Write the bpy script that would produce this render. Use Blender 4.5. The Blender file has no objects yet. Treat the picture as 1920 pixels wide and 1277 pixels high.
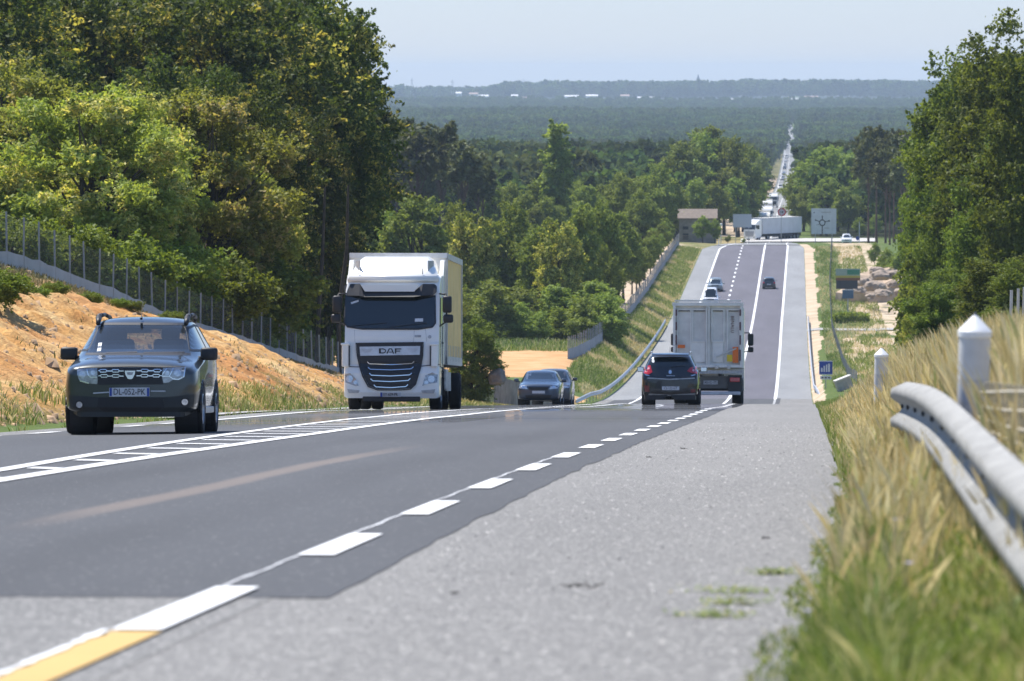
import bpy, bmesh, math, random
import numpy as np
from mathutils import Vector, Matrix
from mathutils.bvhtree import BVHTree
S = bpy.context.scene
C = S.collection
D = bpy.data
PI = math.pi
# ---------------------------------------------------------------- camera, light
F = 10700.0; XV = 1495.0; YH = 140.0           # focal length and vanishing point in photo pixels
cam = D.cameras.new('camera'); camo = D.objects.new('camera', cam); C.objects.link(camo)
cam.sensor_width = 36; cam.lens = F * 36 / 1920
cam.clip_start = 0.5; cam.clip_end = 30000
camo.location = (0, 0, 0)
camo.rotation_euler = (math.radians(90) - math.atan((638.5 - YH) / F), 0, math.atan((XV - 960) / F))
cam.dof.use_dof = True; cam.dof.focus_distance = 105; cam.dof.aperture_fstop = 8.0
S.camera = camo
SUN_EL = math.radians(62); SUN_AZ = math.radians(-48)   # azimuth from +Y towards +X
W = D.worlds.new('World'); S.world = W; W.use_nodes = True
nt = W.node_tree; nt.nodes.clear()
wo = nt.nodes.new('ShaderNodeOutputWorld'); bg = nt.nodes.new('ShaderNodeBackground')
sky = nt.nodes.new('ShaderNodeTexSky'); sky.sky_type = 'NISHITA'; sky.sun_disc = False
sky.sun_elevation = SUN_EL; sky.sun_rotation = SUN_AZ
sky.altitude = 100; sky.air_density = 1.0; sky.dust_density = 0.2; sky.ozone_density = 2.5
hs = nt.nodes.new('ShaderNodeMixRGB'); hs.blend_type = 'MULTIPLY'; hs.inputs[0].default_value = 1
hs.inputs[2].default_value = (0.9, 0.95, 1.1, 1)
hz_ = nt.nodes.new('ShaderNodeMixRGB'); hz_.inputs[0].default_value = .55; hz_.inputs[2].default_value = (.72, 1.36, 2.85, 1)   # thin high haze evens out the dome
nt.links.new(sky.outputs[0], hs.inputs[1]); nt.links.new(hs.outputs[0], hz_.inputs[1]); nt.links.new(hz_.outputs[0], bg.inputs[0]); bg.inputs[1].default_value = 0.108
nt.links.new(bg.outputs[0], wo.inputs[0])
sl = D.lights.new('sun', 'SUN'); sl.energy = 3.9; sl.angle = math.radians(0.53); sl.color = (1.0, 0.955, 0.88)
so = D.objects.new('sun', sl); C.objects.link(so)
sd = Vector((math.cos(SUN_EL) * math.sin(SUN_AZ), math.cos(SUN_EL) * math.cos(SUN_AZ), math.sin(SUN_EL)))
so.rotation_euler = sd.to_track_quat('Z', 'Y').to_euler(); so.location = (0, 0, 10)
S.view_settings.view_transform = 'Standard'; S.view_settings.look = 'None'
S.view_settings.exposure = 0.93; S.view_settings.gamma = 1
S.render.engine = 'CYCLES'
S.cycles.use_denoising = True
S.cycles.max_bounces = 6; S.cycles.transparent_max_bounces = 12; S.cycles.volume_bounces = 0
S.cycles.diffuse_bounces = 3; S.cycles.glossy_bounces = 3; S.cycles.transmission_bounces = 4
# ---------------------------------------------------------------- small helpers
rng = np.random.default_rng(7)
def P(x, y, d): return Vector(((x - XV) * d / F, d, -(y - YH) * d / F))
def col(*c): return (c[0], c[1], c[2], 1)
def tag(o, label=None, cat=None, group=None, kind=None):
    if label: o['label'] = label
    if cat: o['category'] = cat
    if group: o['group'] = group
    if kind: o['kind'] = kind
    return o
def link(o, parent=None):
    C.objects.link(o)
    if parent is not None: o.parent = parent
    return o
def empty(name, loc=(0, 0, 0), rot=(0, 0, 0), parent=None):
    o = D.objects.new(name, None); o.empty_display_size = .3; link(o, parent)
    o.location = loc; o.rotation_euler = rot; return o
def mesh_np(name, V, Fq, mat=None, parent=None, smooth=False, uvattr=None):
    """V (n,3) array, Fq (m,k) array of equal sided faces"""
    me = D.meshes.new(name); V = np.asarray(V, dtype=np.float32); Fq = np.asarray(Fq, dtype=np.int32)
    m, k = Fq.shape
    me.vertices.add(len(V)); me.vertices.foreach_set('co', V.ravel())
    me.loops.add(m * k); me.loops.foreach_set('vertex_index', Fq.ravel())
    me.polygons.add(m); me.polygons.foreach_set('loop_start', np.arange(0, m * k, k, dtype=np.int32))
    me.polygons.foreach_set('loop_total', np.full(m, k, dtype=np.int32))
    if smooth: me.polygons.foreach_set('use_smooth', np.ones(m, dtype=bool))
    me.update(calc_edges=True)
    if uvattr:
        for kx, arr in uvattr.items():
            a = me.attributes.new(kx, 'FLOAT', 'POINT'); a.data.foreach_set('value', np.asarray(arr, dtype=np.float32).ravel())
    if mat: me.materials.append(mat)
    o = D.objects.new(name, me); link(o, parent); return o
def mesh_obj(name, me, mat=None, parent=None):
    if mat and not me.materials: me.materials.append(mat)
    o = D.objects.new(name, me); return link(o, parent)
class MB:
    """collects simple shapes into one mesh"""
    def __init__(s): s.b = bmesh.new()
    def box(s, c, size, rot=None, bev=0, taper=None):
        r = bmesh.ops.create_cube(s.b, size=1); vs = r['verts']
        for v in vs:
            v.co = Vector((v.co.x * size[0], v.co.y * size[1], v.co.z * size[2]))
            if taper and v.co.z > 0: v.co.x *= taper[0]; v.co.y *= taper[1]
        if bev:
            es = set(e for v in vs for e in v.link_edges)
            r2 = bmesh.ops.bevel(s.b, geom=list(es), offset=bev, segments=2, affect='EDGES', profile=.5)
            vs = list({v for f in r2['faces'] for v in f.verts} | {v for v in vs if v.is_valid})
            # all verts of this island
            seen = set(vs); st = list(vs)
            while st:
                v = st.pop()
                for e in v.link_edges:
                    w = e.other_vert(v)
                    if w not in seen: seen.add(w); st.append(w)
            vs = list(seen)
        M = Matrix.Translation(c)
        if rot: M = M @ (rot if isinstance(rot, Matrix) else __import__('mathutils').Euler(rot).to_matrix().to_4x4())
        for v in vs: v.co = M @ v.co
        return vs
    def cyl(s, p0, p1, r0, r1=None, n=10, caps=True):
        p0 = Vector(p0); p1 = Vector(p1); r1 = r0 if r1 is None else r1
        z = (p1 - p0).normalized(); a = z.orthogonal().normalized(); b = z.cross(a)
        A = [s.b.verts.new(p0 + (a * math.cos(2*PI*i/n) + b * math.sin(2*PI*i/n)) * r0) for i in range(n)]
        B = [s.b.verts.new(p1 + (a * math.cos(2*PI*i/n) + b * math.sin(2*PI*i/n)) * r1) for i in range(n)]
        for i in range(n): s.b.faces.new((A[i], A[(i+1) % n], B[(i+1) % n], B[i]))
        if caps: s.b.faces.new(A[::-1]); s.b.faces.new(B)
    def tube(s, pts, rs, n=8):
        for i in range(len(pts)-1):
            s.cyl(pts[i], pts[i+1], rs[i] if hasattr(rs, '__len__') else rs, rs[i+1] if hasattr(rs, '__len__') else rs, n)
    def quad(s, *p):
        return s.b.faces.new([s.b.verts.new(Vector(q)) for q in p])
    def prism(s, poly, axis, a, b):
        """poly: list of 2D points; extruded along axis ('x','y','z') from a to b"""
        def mk(u, v, w):
            return {'x': (w, u, v), 'y': (u, w, v), 'z': (u, v, w)}[axis]
        A = [s.b.verts.new(mk(u, v, a)) for u, v in poly]; B = [s.b.verts.new(mk(u, v, b)) for u, v in poly]
        n = len(poly)
        for i in range(n): s.b.faces.new((A[i], A[(i+1) % n], B[(i+1) % n], B[i]))
        s.b.faces.new(A[::-1]); s.b.faces.new(B)
    def lathe(s, prof, axis='z', n=24, c=(0, 0, 0)):
        rings = []
        for r, h in prof:
            ring = []
            for i in range(n):
                t = 2*PI*i/n; a, b = r*math.cos(t), r*math.sin(t)
                co = {'z': (a, b, h), 'x': (h, a, b), 'y': (a, h, b)}[axis]
                ring.append(s.b.verts.new(Vector(co) + Vector(c)))
            rings.append(ring)
        for k in range(len(rings)-1):
            for i in range(n): s.b.faces.new((rings[k][i], rings[k][(i+1) % n], rings[k+1][(i+1) % n], rings[k+1][i]))
        return rings
    def done(s, name, mat, parent=None, smooth=False, loc=None):
        bmesh.ops.recalc_face_normals(s.b, faces=s.b.faces)
        me = D.meshes.new(name); s.b.to_mesh(me); s.b.free()
        if smooth: me.polygons.foreach_set('use_smooth', [True]*len(me.polygons))
        if mat: me.materials.append(mat)
        o = D.objects.new(name, me); link(o, parent)
        if smooth == 'auto':
            pass
        if loc is not None: o.location = loc
        return o
def copy_tree(o, parent=None):
    c = o.copy(); C.objects.link(c); c.parent = parent
    for ch in list(o.children): copy_tree(ch, c)
    return c
# ---- numpy value noise
_perm = rng.permutation(4096); _val = rng.random(4096)
def vnoise(x, y, seed=0):
    x = np.asarray(x, float); y = np.asarray(y, float)
    xi = np.floor(x).astype(int); yi = np.floor(y).astype(int); fx = x-xi; fy = y-yi
    fx = fx*fx*(3-2*fx); fy = fy*fy*(3-2*fy)
    def h(a, b): return _val[_perm[(_perm[(a + seed*131) & 4095] + b) & 4095]]
    return (h(xi, yi)*(1-fx)+h(xi+1, yi)*fx)*(1-fy)+(h(xi, yi+1)*(1-fx)+h(xi+1, yi+1)*fx)*fy
def fbm(x, y, o=4, seed=0):
    s = 0; a = .5; t = 0
    for i in range(o): s = s+a*vnoise(x*2**i, y*2**i, seed+i); t += a; a *= .5
    return s/t
def sstep(a, b, x):
    t = np.clip((np.asarray(x, float)-a)/(b-a), 0, 1); return t*t*(3-2*t)
# ---- spline
class Spline:
    def __init__(s, xs, ys):
        x = np.array(xs, float); y = np.array(ys, float); n = len(x); h = np.diff(x)
        A = np.zeros((n, n)); r = np.zeros(n); A[0, 0] = A[-1, -1] = 1
        for i in range(1, n-1):
            A[i, i-1] = h[i-1]; A[i, i] = 2*(h[i-1]+h[i]); A[i, i+1] = h[i]
            r[i] = 3*((y[i+1]-y[i])/h[i]-(y[i]-y[i-1])/h[i-1])
        s.c = np.linalg.solve(A, r); s.x = x; s.y = y; s.h = h
    def __call__(s, q):
        q = np.asarray(q, float); i = np.clip(np.searchsorted(s.x, q)-1, 0, len(s.x)-2)
        dx = q-s.x[i]; c0 = s.c[i]; c1 = s.c[i+1]; h = s.h[i]
        b = (s.y[i+1]-s.y[i])/h-h*(2*c0+c1)/3
        return s.y[i]+b*dx+c0*dx**2+(c1-c0)/(3*h)*dx**3
_pk = [(-100, 3.2), (0, -.95), (12, -1.51), (25.15, -2.145), (38.15, -2.79), (51.15, -3.455), (64.15, -4.14), (77.2, -4.84),
       (95, -5.80), (115, -6.88), (142, -8.32), (165, -9.62), (190, -10.98), (215, -12.42), (240, -13.87), (300, -17.55), (350, -20.5),
       (392, -22.65), (430, -24.35), (480, -25.9), (540, -27.05), (600, -27.75), (645, -27.95), (720, -27.55), (800, -26.85), (860, -26.45),
       (890, -26.5), (930, -27.4), (980, -29.0), (1020, -29.7), (1100, -30.9), (1300, -33.0), (1550, -36.0), (2000, -42.5), (2400, -46.8), (3000, -50.0),
       (3600, -50.8), (4200, -49.6), (5000, -46.2), (5150, -46.3), (5600, -49), (6300, -49), (7400, -42), (8500, -40), (10000, -46), (11500, -47), (14500, -60)]
_sp = Spline([a for a, b in _pk], [b for a, b in _pk])
def road_z(d): return _sp(d)
def camber(X): return -.015*np.clip(-5.5-np.asarray(X, float), 0, 8.5)
def road_slope(d): return float((_sp(d+1.)-_sp(d-1.))/2)
def interp(tab):
    a = [t[0] for t in tab]; b = [t[1] for t in tab]
    return lambda d: np.interp(d, a, b)
HR = interp([(0, -5.45), (40, -5.66), (58, -5.9), (72, -6.15), (84, -6.42), (106, -6.85), (125, -6.8), (165, -6.1), (230, -5.3), (300, -5.1), (870, -4.97), (1100, -4.9), (6000, -5)])
HL = interp([(0, -5.5), (30, -5.95), (44, -6.25), (72, -7.3), (87, -7.8), (107, -8.4), (125, -8.5), (165, -7.4), (230, -5.6), (300, -5.3)])
EL = interp([(0, -10.4), (80, -10.6), (150, -12.0), (250, -11.9), (870, -11.8), (930, -8.9), (1150, -8.3), (6000, -8.1)])   # left edge line
SL = interp([(0, -11.3), (80, -11.6), (150, -13.2), (400, -14.5), (870, -14.4), (940, -9.3), (6000, -9.2)])    # left shoulder edge
ERr = interp([(0, -2.13), (200, -2.13), (400, -1.6), (640, -1.75), (870, -1.47), (6000, -1.5)])                     # right edge line centre
SR = interp([(0, -.1), (16, -.05), (25, .14), (36, .35), (64, .42), (160, .6), (400, 1.1), (870, 1.0), (930, -.9), (6000, -.8)])  # right shoulder edge
# ---------------------------------------------------------------- materials
def mat_new(name):
    m = D.materials.new(name); m.use_nodes = True; n = m.node_tree; b = n.nodes['Principled BSDF']; return m, n, b
def L(n, a, b): n.links.new(a, b)
def nd(n, t, **k):
    x = n.nodes.new(t)
    for a, v in k.items(): setattr(x, a, v)
    return x
def ramp(n, fac, stops):
    r = nd(n, 'ShaderNodeValToRGB'); e = r.color_ramp.elements
    while len(e) < len(stops): e.new(.5)
    for i, (p, c) in enumerate(stops): e[i].position = p; e[i].color = c if len(c) == 4 else col(*c)
    L(n, fac, r.inputs[0]); return r.outputs[0]
def noise(n, scale, detail=4, rough=.6, coord=None, vec=None, stretch=None):
    tc = nd(n, 'ShaderNodeTexCoord'); src = tc.outputs[coord or 'Object'] if vec is None else vec
    if stretch:
        mp = nd(n, 'ShaderNodeMapping'); mp.inputs['Scale'].default_value = stretch; L(n, src, mp.inputs[0]); src = mp.outputs[0]
    t = nd(n, 'ShaderNodeTexNoise'); t.inputs['Scale'].default_value = scale; t.inputs['Detail'].default_value = detail
    t.inputs['Roughness'].default_value = rough; L(n, src, t.inputs['Vector']); return t.outputs[0]
def mix(n, f, a, b, mode='MIX'):
    m = nd(n, 'ShaderNodeMixRGB'); m.blend_type = mode
    for i, v in ((0, f), (1, a), (2, b)):
        if isinstance(v, (int, float)): m.inputs[i].default_value = v
        elif isinstance(v, tuple): m.inputs[i].default_value = v if len(v) == 4 else col(*v)
        else: L(n, v, m.inputs[i])
    return m.outputs[0]
def math_(n, op, a, b=None, c=None):
    m = nd(n, 'ShaderNodeMath'); m.operation = op
    for i, v in enumerate((a, b, c)):
        if v is None: continue
        if isinstance(v, (int, float)): m.inputs[i].default_value = v
        else: L(n, v, m.inputs[i])
    return m.outputs[0]
def mrange(n, v, a, b, c=0, d=1, smooth=True):
    m = nd(n, 'ShaderNodeMapRange'); m.interpolation_type = 'SMOOTHSTEP' if smooth else 'LINEAR'
    L(n, v, m.inputs[0])
    for i, q in zip((1, 2, 3, 4), (a, b, c, d)): m.inputs[i].default_value = q
    return m.outputs[0]
def bump(n, b, h, strength=.3, dist=.02):
    x = nd(n, 'ShaderNodeBump'); x.inputs['Strength'].default_value = strength; x.inputs['Distance'].default_value = dist
    L(n, h, x.inputs['Height']); L(n, x.outputs[0], b.inputs['Normal'])
_mc = {}
def plain(name, c, rough=.5, metal=0, coat=0, vary=.12, scale=6, spec=.5):
    if name in _mc: return _mc[name]
    m, n, b = mat_new(name)
    f = noise(n, scale, 5)
    c0 = tuple(x*(1-vary) for x in c); c1 = tuple(min(1, x*(1+vary)) for x in c)
    L(n, ramp(n, f, [(.3, c0), (.7, c1)]), b.inputs['Base Color'])
    b.inputs['Roughness'].default_value = rough; b.inputs['Metallic'].default_value = metal
    b.inputs['Coat Weight'].default_value = coat; b.inputs['Coat Roughness'].default_value = .04
    b.inputs['Specular IOR Level'].default_value = spec
    _mc[name] = m; return m
def mirage(m, n, b, spec=1.0):
    """hot asphalt mirrors what stands behind it at extreme grazing incidence (as hot roads do)"""
    out = n.nodes['Material Output']
    g = nd(n, 'ShaderNodeNewGeometry'); dt = nd(n, 'ShaderNodeVectorMath', operation='DOT_PRODUCT')
    L(n, g.outputs['True Normal'], dt.inputs[0]); L(n, g.outputs['Incoming'], dt.inputs[1])
    w = noise(n, .05, 3, stretch=(.25, 2.5, 1))
    thr = math_(n, 'ADD', dt.outputs['Value'], math_(n, 'MULTIPLY', math_(n, 'SUBTRACT', w, .5), .0035))
    f = mrange(n, thr, .0068, .0042, 0, .6)
    gl = nd(n, 'ShaderNodeBsdfGlossy'); gl.inputs['Roughness'].default_value = .012; gl.inputs['Color'].default_value = (.95, .97, 1, 1)
    mx = nd(n, 'ShaderNodeMixShader'); L(n, f, mx.inputs[0]); L(n, b.outputs[0], mx.inputs[1]); L(n, gl.outputs[0], mx.inputs[2])
    L(n, mx.outputs[0], out.inputs[0])
def asphalt(name, base, grain, chips=(.55, .53, .5), chip_amt=.1, mir=True, rough=.85, stain=False):
    m, n, b = mat_new(name)
    big = noise(n, .35, 4, .6, stretch=(1, .12, 1)); fine = noise(n, 110, 4, .75)
    c = ramp(n, big, [(.3, tuple(x*.86 for x in base)), (.72, tuple(x*1.15 for x in base))])
    c = mix(n, grain, c, ramp(n, fine, [(.3, (0, 0, 0)), (.7, tuple(x*2.2 for x in base))]), 'OVERLAY')
    v = nd(n, 'ShaderNodeTexVoronoi'); v.inputs['Scale'].default_value = 70; tc = nd(n, 'ShaderNodeTexCoord'); L(n, tc.outputs['Object'], v.inputs['Vector'])
    sp = nd(n, 'ShaderNodeSeparateColor'); L(n, v.outputs['Color'], sp.inputs[0])
    c = mix(n, mrange(n, sp.outputs[0], 1-chip_amt, 1-chip_amt+.03), c, col(*chips))
    c = mix(n, mrange(n, sp.outputs[1], 1-chip_amt, 1-chip_amt+.03), c, tuple(x*.45 for x in base))
    # tyre tracks, slightly darker and smoother lanes worn by wheels
    if stain:
        sx = nd(n, 'ShaderNodeSeparateXYZ'); L(n, tc.outputs['Object'], sx.inputs[0])
        wob = math_(n, 'ADD', sx.outputs[0], math_(n, 'MULTIPLY', noise(n, .08, 2), .35))
        d0 = math_(n, 'ABSOLUTE', math_(n, 'SUBTRACT', wob, -3.83))
        f = mrange(n, d0, .17, .05)
        f = math_(n, 'MULTIPLY', f, mrange(n, sx.outputs[1], 28, 34)); f = math_(n, 'MULTIPLY', f, mrange(n, sx.outputs[1], 62, 48))
        f = math_(n, 'MULTIPLY', f, .36)
        c = mix(n, f, c, (.30, .235, .19))
        for xc in (-3.1, -4.9):
            dd = math_(n, 'ABSOLUTE', math_(n, 'SUBTRACT', wob, xc)); c = mix(n, math_(n, 'MULTIPLY', mrange(n, dd, .45, .1), .14), c, (.03, .03, .033))
    L(n, c, b.inputs['Base Color']); b.inputs['Roughness'].default_value = rough; b.inputs['Specular IOR Level'].default_value = .28
    bump(n, b, fine, .35, .006)
    if mir: mirage(m, n, b)
    return m
M = {}
M['road'] = asphalt('fresh_asphalt', (.098, .101, .108), .3, chip_amt=.02, stain=True)
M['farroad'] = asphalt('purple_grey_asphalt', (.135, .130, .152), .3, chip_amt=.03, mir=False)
M['oldroad'] = asphalt('worn_asphalt', (.215, .212, .205), .35, chip_amt=.08, mir=False)
M['shoulder'] = asphalt('chipped_shoulder', (.235, .23, .222), .45, chips=(.48, .47, .44), chip_amt=.09, mir=False)
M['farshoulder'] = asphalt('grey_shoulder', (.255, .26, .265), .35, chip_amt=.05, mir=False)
def paint_mat(name, c, wear=.62):
    m, n, b = mat_new(name); f = noise(n, 14, 6, .75); f2 = noise(n, 60, 3, .7)
    base = ramp(n, noise(n, 1.5, 4), [(.3, tuple(x*.93 for x in c)), (.7, c)])
    L(n, mix(n, mrange(n, math_(n, 'MULTIPLY', f, f2), .43, .5), base, (.25, .25, .25)), b.inputs['Base Color']); b.inputs['Roughness'].default_value = .6
    return m
M['line'] = paint_mat('white_road_paint', (.80, .80, .79)); M['yellow'] = paint_mat('yellow_road_paint', (.56, .36, .10))
M['lineold'] = paint_mat('worn_white_paint', (.5, .5, .5))
M['galv'] = plain('galvanised_steel', (.50, .51, .53), .42, .55, vary=.2, scale=3)
M['galv_dull'] = plain('dull_steel', (.42, .42, .42), .55, .5, vary=.25, scale=9)
M['black'] = plain('black_plastic', (.018, .018, .02), .5)
M['rubber'] = plain('tyre_rubber', (.013, .013, .014), .9, vary=.2, scale=20)
M['chrome'] = plain('chrome', (.75, .76, .78), .12, 1, vary=.02)
M['alloy'] = plain('wheel_alloy', (.42, .43, .45), .3, .9)
M['lamp'] = plain('lamp_glass', (.55, .57, .6), .08, .55, coat=1, vary=.25, scale=30)
M['red'] = plain('red_lamp', (.45, .012, .02), .15, 0, coat=1, vary=.3, scale=30)
M['orange'] = plain('orange_plate', (.75, .16, .02), .5, vary=.05)
M['yelp'] = plain('yellow_plate', (.7, .5, .02), .5, vary=.05)
M['plate'] = plain('number_plate', (.62, .62, .64), .4, vary=.03)
M['blue'] = plain('blue_print', (.02, .06, .32), .4, vary=.05)
M['ink'] = plain('black_print', (.012, .012, .014), .5, vary=.02)
M['white'] = plain('white_truck_paint', (.82, .81, .76), .28, 0, coat=.6, vary=.03, scale=2)
M['dirtywhite'] = plain('dusty_white_panel', (.55, .53, .48), .5, vary=.12, scale=4)
M['inside'] = plain('cabin_trim', (.035, .037, .042), .8)
M['signwhite'] = plain('sign_white', (.66, .68, .70), .45, vary=.06)
M['wood'] = plain('weathered_wood', (.26, .2, .14), .8, vary=.3, scale=8)
def glass_mat(name, tint, alpha, rough=.02):
    m, n, b = mat_new(name); out = n.nodes['Material Output']
    b.inputs['Base Color'].default_value = col(*tint); b.inputs['Roughness'].default_value = rough
    b.inputs['Coat Weight'].default_value = (.6 if alpha == 1 else 1); b.inputs['Coat Roughness'].default_value = .01; b.inputs['Specular IOR Level'].default_value = .55
    w = noise(n, 1.2, 2); bump(n, b, w, .04, .02)
    if alpha < 1:
        t = nd(n, 'ShaderNodeBsdfTransparent'); t.inputs[0].default_value = (.86, .9, .9, 1)
        fr = nd(n, 'ShaderNodeFresnel'); fr.inputs[0].default_value = 1.5
        f = math_(n, 'MINIMUM', math_(n, 'ADD', fr.outputs[0], alpha), 1)
        mx = nd(n, 'ShaderNodeMixShader'); L(n, f, mx.inputs[0]); L(n, t.outputs[0], mx.inputs[1]); L(n, b.outputs[0], mx.inputs[2]); L(n, mx.outputs[0], out.inputs[0])
    return m
M['glass_clear'] = glass_mat('clear_windscreen', (.05, .06, .07), .42)
M['glass'] = glass_mat('dark_windscreen', (.012, .018, .022), 1)
def leaf_mat(name, dark, light, flower=None, famt=.6, trans=.4, scale=.35, spec=.22, wide=0):
    m, n, b = mat_new(name); out = n.nodes['Material Output']
    g = nd(n, 'ShaderNodeNewGeometry'); oi = nd(n, 'ShaderNodeObjectInfo')
    f = noise(n, scale, 3, .6)
    c = ramp(n, f, [(.32, dark), (.68, light)])
    rp = g.outputs['Random Per Island']
    c = mix(n, .5, c, ramp(n, rp, [(0, tuple(x*.55 for x in dark)), (1, tuple(min(1, x*1.35) for x in light))]))
    c = mix(n, 1, c, (1.62, 1.50, 1.36), 'MULTIPLY')
    if flower:
        ff = noise(n, scale*1.3, 3, .7, vec=None, stretch=(1, 1, 1.3)); tc = nd(n, 'ShaderNodeTexCoord')
        k = math_(n, 'MULTIPLY', mrange(n, ff, famt-.05, famt+.05), mrange(n, rp, .35, .5))
        c = mix(n, k, c, flower)
    if wide:
        wp = noise(n, wide, 4, .65, vec=g.outputs['Position']); c = mix(n, 1, c, ramp(n, wp, [(.3, (.55, .62, .6)), (.5, (1, 1, 1)), (.7, (1.5, 1.35, 1.1))]), 'MULTIPLY')
    hv = nd(n, 'ShaderNodeHueSaturation'); L(n, c, hv.inputs['Color'])
    L(n, math_(n, 'ADD', math_(n, 'MULTIPLY', oi.outputs['Random'], .5), .78), hv.inputs['Value'])
    L(n, math_(n, 'ADD', math_(n, 'MULTIPLY', oi.outputs['Random'], .03), .485), hv.inputs['Hue'])
    c = hv.outputs[0]
    L(n, c, b.inputs['Base Color']); b.inputs['Roughness'].default_value = .6; b.inputs['Specular IOR Level'].default_value = spec
    t = nd(n, 'ShaderNodeBsdfTranslucent'); L(n, mix(n, 1, c, (1.35, 1.3, .55), 'MULTIPLY'), t.inputs[0])
    mx = nd(n, 'ShaderNodeMixShader'); mx.inputs[0].default_value = trans; L(n, b.outputs[0], mx.inputs[1]); L(n, t.outputs[0], mx.inputs[2]); L(n, mx.outputs[0], out.inputs[0])
    return m
M['bark'] = plain('bark', (.085, .07, .055), .95, vary=.4, scale=5, spec=.1)
M['pinebark'] = plain('pine_bark', (.15, .10, .075), .95, vary=.35, scale=5, spec=.1)
# ---------------------------------------------------------------- terrain
XF = interp([(0, -25.2), (178, -25.2), (225, -22.6), (255, -21.3), (300, -20.5), (400, -18.6), (870, -18.2), (1000, -20)])
XB = interp([(0, -12.6), (80, -12.8), (150, -14.3), (255, -15.2), (870, -15.1), (1000, -10.5), (6000, -10.5)])
HB = interp([(0, 4.7), (178, 4.5), (200, 3.5), (225, 2.4), (255, 1.5), (290, .8), (340, .3), (400, .5), (470, 2.1), (560, 2.0), (650, 1.6), (750, 1.0), (870, .3), (1000, 0)])
RR = interp([(0, .25), (16, .3), (30, .5), (70, .55), (110, .3), (400, .3), (430, .9), (520, .5), (640, .1), (900, 0), (20000, 0)])
def cross(X, d):
    X = np.asarray(X, float); d = np.asarray(d, float)
    t = np.clip((XB(d)-X)/np.maximum(XB(d)-XF(d), .1), 0, 1)
    l = HB(d)*(t**.9*(1-.25*t)+.25*t*t) + np.clip(XF(d)-X, 0, 60)*.012*np.where(d < 400, 1, 0)
    far = sstep(25, 300, -X)*np.where(d > 700, 1, 0)
    l = l-.10*sstep(SL(d)-.1, SL(d)-.9, -(-X))*0
    r = RR(d)*sstep(0, 1.4, X-SR(d))+.12*sstep(1.2, 4, X-SR(d))*np.where(d < 120, 1, 0)
    u = np.where(X < XB(d), l, 0)+np.where(X > SR(d), r, 0)
    nz = (fbm(X*.25, d*.07, 4, 3)-.5)*.35*sstep(0, 3, np.maximum(XB(d)-X, X-SR(d)-1))
    nz += (fbm(X*.004+9, d*.0015, 3, 5)-.5)*8*sstep(60, 600, np.abs(X))*sstep(900, 2500, d)
    u = u+np.where(d > 9000, -11*sstep(-.049, -.056, X/np.maximum(d, 1))+13*(fbm(X*.0022, d*.0003, 4, 8)-.5), 0)
    return u+nz+camber(X)
def gz(X, d): return float(road_z(d)+cross(X, d))
def arr_stations(lst):
    out = []
    for a, b, st in lst: out += list(np.arange(a, b, st))
    return np.array(out)
ST = arr_stations([(-60, 8, 4), (8, 80, 1.2), (80, 300, 3), (300, 900, 6), (900, 1200, 10), (1200, 5400, 40), (5400, 14400, 150)])
def sheet(name, stations, cols, lift, mat, parent=None, kind='structure', attr=None, smooth=True):
    """cols: list of functions X(d) ; sheet that follows the road surface"""
    n = len(stations); Xs = np.array([[c(d) for c in cols] for d in stations]); k = len(cols)
    Z = road_z(stations)[:, None]+lift+camber(Xs); V = np.stack([Xs, np.repeat(stations[:, None], k, 1), Z], -1).reshape(-1, 3)
    i = np.arange(n-1)[:, None]*k+np.arange(k-1)[None]
    Fq = np.stack([i, i+1, i+1+k, i+k], -1).reshape(-1, 4)
    o = mesh_np(name, V, Fq, mat, parent, smooth=smooth)
    if kind: o['kind'] = kind
    return o
ST_A = arr_stations([(20.9, 120, 1.5), (120, 260, 2.5), (260, 420, 6)])
# ground
def ground_mat():
    m, n, b = mat_new('ground_soil_and_grass')
    at = lambda k: nd(n, 'ShaderNodeAttribute', attribute_name=k).outputs['Fac']
    f1 = noise(n, .35, 5, .65); f2 = noise(n, 3.5, 4, .7); f3 = noise(n, .06, 3, .6)
    green = ramp(n, f2, [(.3, (.055, .085, .022)), (.7, (.12, .16, .045))])
    dry = ramp(n, f2, [(.3, (.22, .165, .075)), (.7, (.36, .29, .15))])
    sand = ramp(n, f1, [(.3, (.42, .22, .09)), (.5, (.50, .30, .145)), (.72, (.56, .39, .22))])
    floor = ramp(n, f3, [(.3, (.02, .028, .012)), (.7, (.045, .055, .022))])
    c = mix(n, mrange(n, math_(n, 'ADD', at('dry'), math_(n, 'SUBTRACT', f1, .5)), .35, .65), green, dry)
    sand = mix(n, at('pale'), sand, ramp(n, f1, [(.3, (.36, .27, .19)), (.5, (.47, .37, .26)), (.72, (.54, .45, .34))]))
    c = mix(n, mrange(n, math_(n, 'ADD', at('sand'), math_(n, 'MULTIPLY', math_(n, 'SUBTRACT', f1, .5), 1.3)), .42, .58), c, sand)
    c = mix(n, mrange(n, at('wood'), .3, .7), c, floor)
    L(n, c, b.inputs['Base Color']); b.inputs['Roughness'].default_value = .95; b.inputs['Specular IOR Level'].default_value = .1
    bump(n, b, f2, .6, .08); return m
M['ground'] = ground_mat()
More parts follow.
